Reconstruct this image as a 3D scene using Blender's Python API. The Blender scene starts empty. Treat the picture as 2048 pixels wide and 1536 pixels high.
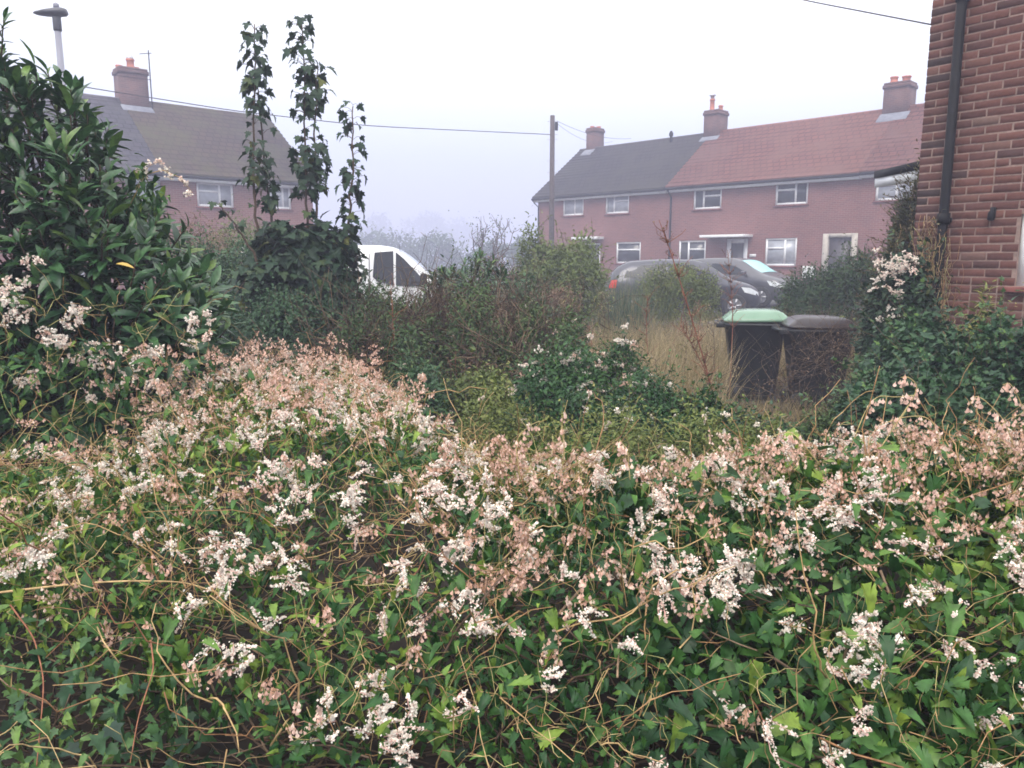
import bpy, math, random
import numpy as np

rng = np.random.default_rng(11)
random.seed(5)
R = math.radians
scene = bpy.context.scene
COL = scene.collection

# ------------------------------------------------------------------ camera
F_PX, PITCH, CAM_Z = 1550.0, R(9.1), 1.70
cam_d = bpy.data.cameras.new("camera")
cam_d.sensor_width = 36.0
cam_d.lens = F_PX / 2048 * 36
cam_d.clip_start, cam_d.clip_end = 0.05, 2000
cam = bpy.data.objects.new("camera", cam_d)
COL.objects.link(cam)
cam.location = (0, 0, CAM_Z)
cam.rotation_euler = (R(90) - PITCH, 0, 0)
scene.camera = cam

# ------------------------------------------------------------------ sky, sun, exposure
SUN_EL, SUN_ROT = R(48), R(200)
world = bpy.data.worlds.new("World")
scene.world = world
world.use_nodes = True
wn, wl = world.node_tree.nodes, world.node_tree.links
wn.clear()
w_out = wn.new("ShaderNodeOutputWorld")
w_bg = wn.new("ShaderNodeBackground")
w_bg.inputs["Strength"].default_value = 0.1
w_sky = wn.new("ShaderNodeTexSky")
w_sky.sky_type = 'NISHITA'
w_sky.sun_disc = False
w_sky.sun_elevation, w_sky.sun_rotation = SUN_EL, SUN_ROT
w_sky.air_density, w_sky.dust_density = 1.0, 2.0
# overcast cover: brighter towards the zenith, as any closed cloud deck is
w_tc = wn.new("ShaderNodeTexCoord")
w_sep = wn.new("ShaderNodeSeparateXYZ")
w_ramp = wn.new("ShaderNodeValToRGB")
_sk = [(0.0, (0.25, 0.262, 0.345)), (0.05, (0.262, 0.278, 0.36)), (0.12, (0.33, 0.365, 0.45)), (0.20, (0.54, 0.56, 0.60)), (0.30, (0.72, 0.73, 0.735)), (0.80, (1.15, 1.13, 1.08))]
while len(w_ramp.color_ramp.elements) < len(_sk): w_ramp.color_ramp.elements.new(0.5)
for _e, (_p, _c) in zip(w_ramp.color_ramp.elements, _sk): _e.position = _p; _e.color = (*_c, 1)
w_mul = wn.new("ShaderNodeVectorMath"); w_mul.operation = 'SCALE'
w_mul.inputs["Scale"].default_value = 15.0
w_mix = wn.new("ShaderNodeMix"); w_mix.data_type = 'RGBA'
w_mix.inputs["Factor"].default_value = 0.88
wl.new(w_tc.outputs["Generated"], w_sep.inputs[0])
wl.new(w_sep.outputs["Z"], w_ramp.inputs[0])
wl.new(w_ramp.outputs[0], w_mul.inputs[0])
wl.new(w_sky.outputs[0], w_mix.inputs["A"])
wl.new(w_mul.outputs[0], w_mix.inputs["B"])
wl.new(w_mix.outputs["Result"], w_bg.inputs["Color"])
wl.new(w_bg.outputs[0], w_out.inputs["Surface"])

sun_d = bpy.data.lights.new("sun", 'SUN')
sun_d.energy, sun_d.angle, sun_d.color = 1.4, R(30), (1.0, 0.93, 0.82)
sun = bpy.data.objects.new("sun", sun_d)
COL.objects.link(sun)
sun.rotation_euler = (R(90) - SUN_EL, 0, R(180) - SUN_ROT + R(0))

scene.view_settings.view_transform = 'Standard'
scene.view_settings.look = 'None'
scene.view_settings.exposure = 0.98
scene.view_settings.gamma = 1.0
scene.cycles.volume_bounces = 2
scene.cycles.max_bounces = 6
scene.cycles.diffuse_bounces = 2
scene.cycles.glossy_bounces = 2
scene.cycles.transmission_bounces = 3
scene.cycles.use_denoising = True
scene.cycles.filter_width = 1.7

# ------------------------------------------------------------------ helpers
def U(x, y, Y):
    """world point seen at photo pixel (x, y) at forward distance Y"""
    u, v = (np.asarray(x, float) - 1024) / F_PX, (768 - np.asarray(y, float)) / F_PX
    fy = math.cos(PITCH) + math.sin(PITCH) * v
    fz = -math.sin(PITCH) + math.cos(PITCH) * v
    k = np.asarray(Y, float) / fy
    return np.stack(np.broadcast_arrays(u * k, np.asarray(Y, float) + 0 * k, CAM_Z + fz * k), -1)

def ground_z(x, y):
    t = np.clip((np.asarray(y, float) - 15) / 20, 0, 1)
    return 0.45 * t * t * (3 - 2 * t)

def norm(v):
    return v / np.maximum(np.linalg.norm(v, axis=-1, keepdims=True), 1e-9)

def rdir(n):
    return norm(rng.normal(size=(n, 3)))

_W = rng.normal(size=(3, 14, 3)); _PH = rng.uniform(0, 6.28, (3, 14))
def noise(P, freq, k=0):
    """smooth pseudo noise, about -1..1"""
    return np.sin(P @ (_W[k].T * freq) + _PH[k]).mean(-1) * 2.4

class Acc:
    """collects geometry for ONE mesh object"""
    def __init__(s): s.V, s.F, s.T, s.n = [], {}, [], 0
    def add(s, V, faces, tint=0.5):
        V = np.asarray(V, float)
        for f in faces:
            f = np.asarray(f, np.int64)
            s.F.setdefault(f.shape[1], []).append(f + s.n)
        s.V.append(V); s.T.append(np.broadcast_to(np.asarray(tint, float), (len(V),)))
        s.n += len(V)
    def inst(s, tm, pos, M, sc, tint):
        tv, tf = tm
        N = len(pos)
        if N == 0: return
        sc = np.asarray(sc, float)
        if sc.ndim == 1: sc = sc[:, None].repeat(3, 1)
        L = tv[None] * sc[:, None, :]
        V = np.einsum('nvk,nkj->nvj', L, M) + pos[:, None, :]     # rows of M are the leaf axes
        nv = len(tv)
        off = (np.arange(N) * nv)[:, None, None]
        s.add(V.reshape(-1, 3), [(f[None] + off).reshape(-1, f.shape[1]) for f in tf], np.repeat(tint, nv))
    def tubes(s, P, rad, sides=4, tint=0.5):
        """P (N,k,3), rad (N,k) or (k,) or float"""
        P = np.asarray(P, float)
        if P.ndim == 2: P = P[None]
        N, k, _ = P.shape
        rad = np.broadcast_to(np.asarray(rad, float), (N, k))
        T = norm(np.gradient(P, axis=1))
        ref = np.where(np.abs(T[..., 2:3]) > 0.9, np.array([1., 0.12, 0]), np.array([0.05, 0.1, 1.]))
        A = norm(np.cross(T, ref)); B = np.cross(T, A)
        an = np.arange(sides) * 2 * math.pi / sides
        V = P[:, :, None] + rad[:, :, None, None] * (np.cos(an)[None, None, :, None] * A[:, :, None] + np.sin(an)[None, None, :, None] * B[:, :, None])
        i = np.arange(k - 1)[:, None] * sides; j = np.arange(sides)[None]; j2 = (j + 1) % sides
        q = np.stack([i + j, i + j2, i + sides + j2, i + sides + j], -1).reshape(-1, 4)
        off = (np.arange(N) * k * sides)[:, None, None]
        caps = np.stack([np.arange(sides)[::-1], np.arange(sides) + (k - 1) * sides])
        tint = np.broadcast_to(np.asarray(tint, float), (N,))
        s.add(V.reshape(-1, 3), [(q[None] + off).reshape(-1, 4), (caps[None] + off).reshape(-1, sides)], np.repeat(tint, k * sides))
    def box(s, x0, x1, y0, y1, z0, z1, tint=0.5):
        V = [(x, y, z) for z in (z0, z1) for y in (y0, y1) for x in (x0, x1)]
        s.add(V, [np.array([[0, 2, 3, 1], [4, 5, 7, 6], [0, 1, 5, 4], [2, 6, 7, 3], [0, 4, 6, 2], [1, 3, 7, 5]])], tint)
    def prism(s, outline, axis, a, b, tint=0.5):
        """extrude a closed 2-D outline along an axis (0,1,2) from a to b"""
        o = np.asarray(outline, float); n = len(o)
        def put(c):
            V = np.zeros((n, 3)); ix = [i for i in range(3) if i != axis]
            V[:, ix[0]], V[:, ix[1]], V[:, axis] = o[:, 0], o[:, 1], c
            return V
        i = np.arange(n); j = (i + 1) % n
        s.add(np.vstack([put(a), put(b)]), [np.stack([i, j, j + n, i + n], -1), np.stack([i[::-1], i + n])], tint)
    def lathe(s, c, prof, sides=12, tint=0.5):
        """prof: (radius, z) list about a vertical axis at c"""
        an = np.arange(sides) * 2 * math.pi / sides
        V = np.concatenate([np.stack([c[0] + r * np.cos(an), c[1] + r * np.sin(an), np.full(sides, c[2] + z)], -1) for r, z in prof])
        k = len(prof)
        i = np.arange(k - 1)[:, None] * sides; j = np.arange(sides)[None]; j2 = (j + 1) % sides
        s.add(V, [np.stack([i + j, i + j2, i + sides + j2, i + sides + j], -1).reshape(-1, 4),
                  np.stack([np.arange(sides)[::-1], np.arange(sides) + (k - 1) * sides])], tint)
    def build(s, name, mat, parent=None, smooth=False, bevel=0, loc=None):
        me = bpy.data.meshes.new(name)
        V = np.concatenate(s.V) if s.V else np.zeros((0, 3))
        loops, starts, tot = [], [], 0
        for k, fl in s.F.items():
            f = np.concatenate(fl)
            loops.append(f.ravel()); starts.append(tot + np.arange(len(f)) * k); tot += f.size
        loops, starts = np.concatenate(loops).astype(np.int32), np.concatenate(starts).astype(np.int32)
        me.vertices.add(len(V)); me.vertices.foreach_set('co', V.ravel().astype(np.float32))
        me.loops.add(len(loops)); me.loops.foreach_set('vertex_index', loops)
        me.polygons.add(len(starts)); me.polygons.foreach_set('loop_start', starts)
        a = me.attributes.new('tint', 'FLOAT', 'POINT'); a.data.foreach_set('value', np.concatenate(s.T).astype(np.float32))
        me.update(calc_edges=True)
        if smooth: me.shade_smooth()
        me.materials.append(mat)
        o = bpy.data.objects.new(name, me)
        COL.objects.link(o)
        if parent: o.parent = parent
        if loc is not None: o.location = loc
        if bevel:
            m = o.modifiers.new('bevel', 'BEVEL'); m.width = bevel; m.segments = 2; m.limit_method = 'ANGLE'
        return o

def tag(o, label=None, cat=None, group=None, kind=None):
    if label: o['label'] = label
    if cat: o['category'] = cat
    if group: o['group'] = group
    if kind: o['kind'] = kind
    return o

def thing(name, label, cat, loc=(0, 0, 0), rotz=0, group=None):
    o = bpy.data.objects.new(name, None); COL.objects.link(o)
    o.location = loc; o.rotation_euler = (0, 0, rotz); o.empty_display_size = 0.2
    return tag(o, label, cat, group)

def copy_tree(o, parent=None):
    c = o.copy(); COL.objects.link(c)
    if parent: c.parent = parent
    for ch in list(o.children): copy_tree(ch, c)
    return c

# ------------------------------------------------------------------ materials
def mat_new(name):
    m = bpy.data.materials.new(name); m.use_nodes = True
    nt = m.node_tree; b = nt.nodes["Principled BSDF"]
    return m, nt, b

def ramp(nt, cols):
    r = nt.nodes.new("ShaderNodeValToRGB")
    el = r.color_ramp.elements
    while len(el) < len(cols): el.new(0.5)
    for i, c in enumerate(cols):
        el[i].position = i / max(1, len(cols) - 1)
        el[i].color = (*c, 1)
    return r

def leaf_mat(name, cols, rough=0.5, transl=0.25, spec=0.35):
    m, nt, b = mat_new(name)
    at = nt.nodes.new("ShaderNodeAttribute"); at.attribute_name = 'tint'
    r = ramp(nt, cols)
    nt.links.new(at.outputs["Fac"], r.inputs[0])
    b.inputs["Roughness"].default_value = rough
    b.inputs["Specular IOR Level"].default_value = spec
    tc = nt.nodes.new("ShaderNodeTexCoord"); nz = nt.nodes.new("ShaderNodeTexNoise"); nz.inputs["Scale"].default_value = 55; nz.inputs["Detail"].default_value = 3
    nt.links.new(tc.outputs["Object"], nz.inputs["Vector"])
    r2 = ramp(nt, [(0.62,) * 3, (1.35,) * 3]); r2.color_ramp.elements[0].position = .3; r2.color_ramp.elements[1].position = .7
    nt.links.new(nz.outputs["Fac"], r2.inputs[0])
    mxc = nt.nodes.new("ShaderNodeMix"); mxc.data_type = 'RGBA'; mxc.blend_type = 'MULTIPLY'; mxc.inputs["Factor"].default_value = 1
    nt.links.new(r.outputs[0], mxc.inputs["A"]); nt.links.new(r2.outputs[0], mxc.inputs["B"])
    class _o: outputs = [mxc.outputs["Result"]]
    r = _o
    nt.links.new(r.outputs[0], b.inputs["Base Color"])
    if transl:
        t = nt.nodes.new("ShaderNodeBsdfTranslucent"); mx = nt.nodes.new("ShaderNodeMixShader")
        nt.links.new(r.outputs[0], t.inputs["Color"])
        mx.inputs[0].default_value = transl
        nt.links.new(b.outputs[0], mx.inputs[1]); nt.links.new(t.outputs[0], mx.inputs[2])
        nt.links.new(mx.outputs[0], nt.nodes["Material Output"].inputs["Surface"])
    return m

def plain(name, col, rough=0.6, var=0.15, scale=6.0, metal=0.0, bump=0.0, col2=None, coat=0.0):
    """one colour with some procedural unevenness"""
    m, nt, b = mat_new(name)
    tc = nt.nodes.new("ShaderNodeTexCoord"); nz = nt.nodes.new("ShaderNodeTexNoise")
    nz.inputs["Scale"].default_value = scale; nz.inputs["Detail"].default_value = 6
    nt.links.new(tc.outputs["Object"], nz.inputs["Vector"])
    c2 = col2 or tuple(c * (1 - var) for c in col); c1 = tuple(min(1, c * (1 + var)) for c in col) if not col2 else col
    r = ramp(nt, [c2, c1]); r.color_ramp.elements[0].position = 0.3; r.color_ramp.elements[1].position = 0.7
    nt.links.new(nz.outputs["Fac"], r.inputs[0]); nt.links.new(r.outputs[0], b.inputs["Base Color"])
    b.inputs["Roughness"].default_value = rough; b.inputs["Metallic"].default_value = metal
    b.inputs["Coat Weight"].default_value = coat
    if bump:
        bp = nt.nodes.new("ShaderNodeBump"); bp.inputs["Strength"].default_value = bump
        nt.links.new(nz.outputs["Fac"], bp.inputs["Height"]); nt.links.new(bp.outputs[0], b.inputs["Normal"])
    return m

def brick_mat(name, c1, c2, mortar):
    m, nt, b = mat_new(name)
    tc = nt.nodes.new("ShaderNodeTexCoord"); sp = nt.nodes.new("ShaderNodeSeparateXYZ")
    ad = nt.nodes.new("ShaderNodeMath"); cb = nt.nodes.new("ShaderNodeCombineXYZ")
    bt = nt.nodes.new("ShaderNodeTexBrick")
    nt.links.new(tc.outputs["Object"], sp.inputs[0])
    nt.links.new(sp.outputs["X"], ad.inputs[0]); nt.links.new(sp.outputs["Y"], ad.inputs[1])
    nt.links.new(ad.outputs[0], cb.inputs["X"]); nt.links.new(sp.outputs["Z"], cb.inputs["Y"])
    nt.links.new(cb.outputs[0], bt.inputs["Vector"])
    bt.inputs["Scale"].default_value = 1.0
    bt.inputs["Brick Width"].default_value = 0.225; bt.inputs["Row Height"].default_value = 0.075
    bt.inputs["Mortar Size"].default_value = 0.006
    bt.inputs["Color1"].default_value = (*c1, 1); bt.inputs["Color2"].default_value = (*c2, 1); bt.inputs["Mortar"].default_value = (*mortar, 1)
    nz = nt.nodes.new("ShaderNodeTexNoise"); nz.inputs["Scale"].default_value = 0.8; nz.inputs["Detail"].default_value = 8
    nt.links.new(tc.outputs["Object"], nz.inputs["Vector"])
    r = ramp(nt, [(0.58, 0.57, 0.58), (1.32, 1.28, 1.22)])
    nt.links.new(nz.outputs["Fac"], r.inputs[0])
    mx = nt.nodes.new("ShaderNodeMix"); mx.data_type = 'RGBA'; mx.blend_type = 'MULTIPLY'; mx.inputs["Factor"].default_value = 1
    nt.links.new(bt.outputs["Color"], mx.inputs["A"]); nt.links.new(r.outputs[0], mx.inputs["B"])
    nt.links.new(mx.outputs["Result"], b.inputs["Base Color"])
    b.inputs["Roughness"].default_value = 0.85
    return m

def tile_mat(name, c1, c2, moss=None, pitch=0.33, width=0.3):
    """roof tiles: rows down the slope, tint and optional moss patches"""
    m, nt, b = mat_new(name)
    tc = nt.nodes.new("ShaderNodeTexCoord"); sp = nt.nodes.new("ShaderNodeSeparateXYZ"); cb = nt.nodes.new("ShaderNodeCombineXYZ")
    bt = nt.nodes.new("ShaderNodeTexBrick")
    nt.links.new(tc.outputs["Object"], sp.inputs[0])
    nt.links.new(sp.outputs["X"], cb.inputs["X"]); nt.links.new(sp.outputs["Z"], cb.inputs["Y"])
    nt.links.new(cb.outputs[0], bt.inputs["Vector"])
    bt.inputs["Scale"].default_value = 1; bt.inputs["Brick Width"].default_value = width; bt.inputs["Row Height"].default_value = pitch * 0.62
    bt.inputs["Mortar Size"].default_value = 0.022; bt.inputs["Bias"].default_value = 0.0
    bt.inputs["Color1"].default_value = (*c1, 1); bt.inputs["Color2"].default_value = (*c2, 1)
    bt.inputs["Mortar"].default_value = (c1[0] * .42, c1[1] * .42, c1[2] * .42, 1)
    nz = nt.nodes.new("ShaderNodeTexNoise"); nz.inputs["Scale"].default_value = 0.7; nz.inputs["Detail"].default_value = 9; nz.inputs["Roughness"].default_value = 0.65
    nt.links.new(tc.outputs["Object"], nz.inputs["Vector"])
    r = ramp(nt, [(0, 0, 0), (1, 1, 1)]); r.color_ramp.elements[0].position = 0.42; r.color_ramp.elements[1].position = 0.66
    nt.links.new(nz.outputs["Fac"], r.inputs[0])
    mx = nt.nodes.new("ShaderNodeMix"); mx.data_type = 'RGBA'
    nt.links.new(r.outputs[0], mx.inputs["Factor"]); nt.links.new(bt.outputs["Color"], mx.inputs["A"])
    mx.inputs["B"].default_value = (*(moss or tuple(c * 1.25 for c in c2)), 1)
    nt.links.new(mx.outputs["Result"], b.inputs["Base Color"])
    b.inputs["Roughness"].default_value = 0.8
    return m

def tint_mat(name, cols, rough=0.8, scale=40, bump=0.3):
    """per-piece colour from the tint attribute, broken up by noise"""
    m, nt, b = mat_new(name)
    at = nt.nodes.new("ShaderNodeAttribute"); at.attribute_name = 'tint'
    r = ramp(nt, cols); nt.links.new(at.outputs["Fac"], r.inputs[0])
    tc = nt.nodes.new("ShaderNodeTexCoord"); nz = nt.nodes.new("ShaderNodeTexNoise")
    nz.inputs["Scale"].default_value = scale; nz.inputs["Detail"].default_value = 5
    nt.links.new(tc.outputs["Object"], nz.inputs["Vector"])
    r2 = ramp(nt, [(0.65,) * 3, (1.25,) * 3]); nt.links.new(nz.outputs["Fac"], r2.inputs[0])
    mx = nt.nodes.new("ShaderNodeMix"); mx.data_type = 'RGBA'; mx.blend_type = 'MULTIPLY'; mx.inputs["Factor"].default_value = 1
    nt.links.new(r.outputs[0], mx.inputs["A"]); nt.links.new(r2.outputs[0], mx.inputs["B"])
    nt.links.new(mx.outputs["Result"], b.inputs["Base Color"])
    b.inputs["Roughness"].default_value = rough
    bp = nt.nodes.new("ShaderNodeBump"); bp.inputs["Strength"].default_value = bump; bp.inputs["Distance"].default_value = 0.01
    nt.links.new(nz.outputs["Fac"], bp.inputs["Height"]); nt.links.new(bp.outputs[0], b.inputs["Normal"])
    return m

M = {}
M['soil'] = plain('soil', (0.045, 0.035, 0.022), 0.95, 0.5, 3.0, bump=0.5)
M['core_shade'] = plain('bank_core_shade', (0.018, 0.013, 0.009), 0.95, 0.5, 20.0, bump=0.8)  # near-black base colour stands in for the shade inside the bank
M['asphalt'] = plain('asphalt', (0.06, 0.06, 0.062), 0.85, 0.25, 20)
M['laurel'] = leaf_mat('laurel_leaf', [(0.012, 0.038, 0.022), (0.026, 0.074, 0.032), (0.052, 0.125, 0.044), (0.12, 0.19, 0.035)], 0.36, 0.12, 0.45)
M['sycamore'] = leaf_mat('sycamore_leaf', [(0.012, 0.030, 0.020), (0.020, 0.046, 0.026), (0.032, 0.065, 0.030), (0.12, 0.13, 0.03)], 0.55, 0.12, .25)
M['vine'] = leaf_mat('vine_leaf', [(0.011, 0.044, 0.015), (0.026, 0.086, 0.020), (0.058, 0.140, 0.026), (0.17, 0.25, 0.036)], 0.45, 0.18, 0.3)
M['ivy'] = leaf_mat('ivy_leaf', [(0.012, 0.036, 0.022), (0.024, 0.066, 0.030), (0.048, 0.112, 0.038), (0.12, 0.20, 0.045)], 0.48, 0.12, 0.28)
M['bramble'] = leaf_mat('bramble_leaf', [(0.024, 0.062, 0.034), (0.040, 0.098, 0.042), (0.07, 0.14, 0.045), (0.13, 0.16, 0.04)], 0.5, 0.2)
M['olive'] = leaf_mat('yellow_green_leaf', [(0.07, 0.10, 0.03), (0.12, 0.16, 0.04), (0.20, 0.22, 0.06), (0.30, 0.26, 0.09)], 0.6, 0.25)
M['dead'] = leaf_mat('dead_leaf', [(0.060, 0.039, 0.029), (0.11, 0.071, 0.050), (0.18, 0.122, 0.082), (0.31, 0.225, 0.145)], 0.8, 0.15, 0.1)
M['hedge'] = leaf_mat('hedge_leaf', [(0.022, 0.05, 0.024), (0.045, 0.085, 0.033), (0.08, 0.13, 0.045), (0.14, 0.18, 0.06)], 0.6, 0.15, 0.2)
M['conifer'] = leaf_mat('conifer_leaf', [(0.045, 0.06, 0.026), (0.085, 0.095, 0.04), (0.14, 0.125, 0.05), (0.22, 0.165, 0.08)], 0.7, 0.1, 0.2)
M['dry_grass'] = leaf_mat('dry_grass', [(0.15, 0.15, 0.065), (0.27, 0.21, 0.11), (0.37, 0.29, 0.165), (0.50, 0.41, 0.26)], 0.7, 0.25, 0.2)
M['rush'] = leaf_mat('rush_blade', [(0.05, 0.09, 0.06), (0.09, 0.14, 0.09), (0.14, 0.18, 0.11), (0.3, 0.24, 0.13)], 0.6, 0.2, 0.2)
M['blossom'] = leaf_mat('blossom', [(0.80, 0.46, 0.42), (0.88, 0.70, 0.62), (0.92, 0.84, 0.76), (0.93, 0.90, 0.83)], 0.6, 0.3, 0.2)
M['seed'] = leaf_mat('seed_wing', [(0.42, 0.26, 0.16), (0.67, 0.43, 0.33), (0.82, 0.57, 0.49), (0.88, 0.73, 0.62)], 0.6, 0.3, 0.2)
M['tendril'] = leaf_mat('tendril', [(0.19, 0.085, 0.045), (0.36, 0.22, 0.105), (0.46, 0.34, 0.17), (0.36, 0.36, 0.14)], 0.6, 0.0, 0.2)
M['twig'] = leaf_mat('twig', [(0.032, 0.022, 0.017), (0.068, 0.046, 0.034), (0.12, 0.082, 0.058), (0.20, 0.14, 0.092)], 0.8, 0.0, 0.2)
M['redstem'] = leaf_mat('red_stem', [(0.14, 0.05, 0.035), (0.22, 0.08, 0.05), (0.27, 0.12, 0.07)], 0.7, 0.0, 0.2)
M['bark'] = plain('bark', (0.085, 0.065, 0.05), 0.9, 0.4, 30, bump=0.4)

# ------------------------------------------------------------------ leaf shapes (x across, y along, z up)
def strip_leaf(ys, ws, fold=0.35, droop=0.25, wav=0.0):
    V, F3, F4 = [], [], []
    for i, (y, w) in enumerate(zip(ys, ws)):
        z = -droop * y * y
        wv = wav * (1 if i % 2 else -1)
        V += [(-w, y, z + fold * w + wv), (0, y, z), (w, y, z + fold * w - wv)]
    for i in range(len(ys) - 1):
        a = 3 * i
        F4 += [[a, a + 1, a + 4, a + 3], [a + 1, a + 2, a + 5, a + 4]]
    return np.array(V, float), [np.array(F4)]

def fan_leaf(outline, cy=0.4, cup=0.12, droop=0.2):
    o = np.array(outline, float)
    half = [(x, y) for x, y in o]
    full = half + [(-x, y) for x, y in half[::-1] if abs(x) > 1e-6]
    V = [(0, cy, -droop * cy * cy)] + [(x, y, cup * abs(x) - droop * y * y) for x, y in full]
    n = len(full)
    F = [[0, 1 + i, 1 + (i + 1) % n] for i in range(n)]
    return np.array(V, float), [np.array(F)]

LAUREL = strip_leaf([0, .12, .35, .6, .85, 1], [.012, .085, .155, .165, .10, .012], 0.4, 0.34)
OVAL = strip_leaf([0, .25, .6, 1], [.01, .24, .22, .01], 0.4, 0.3)
LANCE = strip_leaf([0, .2, .5, .8, 1], [.01, .10, .14, .08, .0], 0.3, 0.35)
def toothed(w, n=8, depth=.16, cy=.42, cup=.28, droop=.35, heart=.08):
    pts = [(0, 0)]
    for i in range(2 * n):
        y = -heart * math.sin(math.pi * min(1, i / 3)) if i < 3 else (i - 2) / (2 * n - 2)
        ww = w * math.sin(math.pi * min(1, (i + 1.2) / (2 * n + 1.2)) ** .62) ** .8
        pts.append((ww * (1 if i % 2 else 1 - depth), y))
    return fan_leaf(pts + [(0, 1)], cy, cup, droop)
VINE = toothed(.36); VINE_B = toothed(.33, 7, .2, .45, .5, .6); VINE_C = toothed(.38, 8, .15, .4, -.1, .15)
VINE2 = toothed(.29, 6, .16, .42, .4, .5, .04); VINE2_B = toothed(.25, 6, .2, .42, .75, .2, .03); VINE2_C = toothed(.31, 6, .15, .4, .05, .8, .06)
IVY = fan_leaf([(0, 0), (.14, -.10), (.34, -.06), (.30, .12), (.52, .36), (.26, .42), (.20, .55), (.17, .72), (0, 1)], .35, .18, .25)
SYC = fan_leaf([(0, 0), (.10, -.08), (.30, -.14), (.27, .02), (.58, .06), (.44, .20), (.60, .46), (.40, .46), (.24, .44), (.28, .62), (.16, .76), (0, 1.0)], .3, .22, .45)
BITS = (np.array([(-.28, 0, 0), (.28, .1, .08), (.2, .9, -.15), (-.3, .75, .1)], float), [np.array([[0, 1, 2, 3]])])
def flower_tm():
    V, F = [], []
    for k in range(5):
        a = k * 2 * math.pi / 5
        c, s = math.cos(a), math.sin(a)
        i = len(V)
        for (x, y, z) in [(0, 0.02, 0), (.26, .32, .28), (0, .58, .42), (-.26, .32, .28)]:
            V.append((x * c - y * s, z, x * s + y * c))
        F.append([i, i + 1, i + 2, i + 3])
    return np.array(V, float), [np.array(F)]
FLOWER = flower_tm()
def fruit_tm():
    V, F = [], []
    for k in range(3):
        a = k * 2 * math.pi / 3
        c, s = math.cos(a), math.sin(a)
        i = len(V)
        for (r, y) in [(.0, 0), (.10, .30), (.36, .62), (.34, .86), (.06, 1.0)]:
            V += [(0, y, 0), (r * c, y, r * s)]
        F += [[i + 2 * j, i + 2 * j + 1, i + 2 * j + 3, i + 2 * j + 2] for j in range(4)]
    return np.array(V, float), [np.array(F)]
FRUIT = fruit_tm()

def frames(d, n):
    """rows x,y,z: y along d, z near n"""
    y = norm(d); x = norm(np.cross(y, n)); z = np.cross(x, y)
    return np.stack([x, y, z], 1)

def scatter(acc, tm, pos, out, size, tint, spread=0.8, down=0.3, up=0.6):
    """leaves at pos, pointing along out with spread, drooping by down, faces turned to up"""
    N = len(pos)
    d = norm(out + spread * rdir(N) + np.array([0, 0, -down]))
    n = norm(out * 0.5 + np.array([0, 0, up]) + 0.5 * rdir(N))
    acc.inst(tm, pos, frames(d, n), size, tint)

def ell_points(blobs, n, shell=0.45, lump=0.25, freq=2.2):
    """points through the outer part of ragged, lumpy ellipsoids; returns pos, outward direction"""
    B = np.array(blobs, float)
    w = (B[:, 3] * B[:, 5] + B[:, 4] * B[:, 5] + B[:, 3] * B[:, 4]); w /= w.sum()
    idx = rng.choice(len(B), n, p=w)
    d = rdir(n)
    d[:, 2] = np.where(d[:, 2] < -0.35, -d[:, 2], d[:, 2])
    r = 1 - shell * rng.random(n) ** 1.6 + .07 * rng.exponential(1, n)
    P0 = B[idx, :3]; S = B[idx, 3:6]
    sc = freq / np.clip(S.mean(1), .25, 1e9)[:, None]
    q = P0 * sc.mean() + d * S * sc
    mod = 1 + lump * noise(q, 1.0) + .55 * lump * noise(q, 2.7, 2)
    P = P0 + d * S * (r * np.clip(mod, .35, 1.7))[:, None]
    return P, norm(d / S)

def pblob(x, y, Y, rx, ry, rd=None):
    """ellipsoid from photo pixels at distance Y: radii rx, ry in pixels, rd in metres"""
    p = U(x, y, Y); k = Y / F_PX
    return (p[0], p[1], p[2], rx * k, (rd if rd else rx * k), ry * k)

def arcs(P0, P1, k=6, sag=0.15, wig=0.05):
    """N wiggly polylines from P0 to P1"""
    N = len(P0)
    t = np.linspace(0, 1, k)[None, :, None]
    L = np.linalg.norm(P1 - P0, axis=1)[:, None, None]
    P = P0[:, None] * (1 - t) + P1[:, None] * t
    b = rdir(N)[:, None] * sag * L
    P = P + 4 * t * (1 - t) * b + rng.normal(size=(N, k, 3)) * wig * L * np.sin(np.pi * t)
    return P

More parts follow.
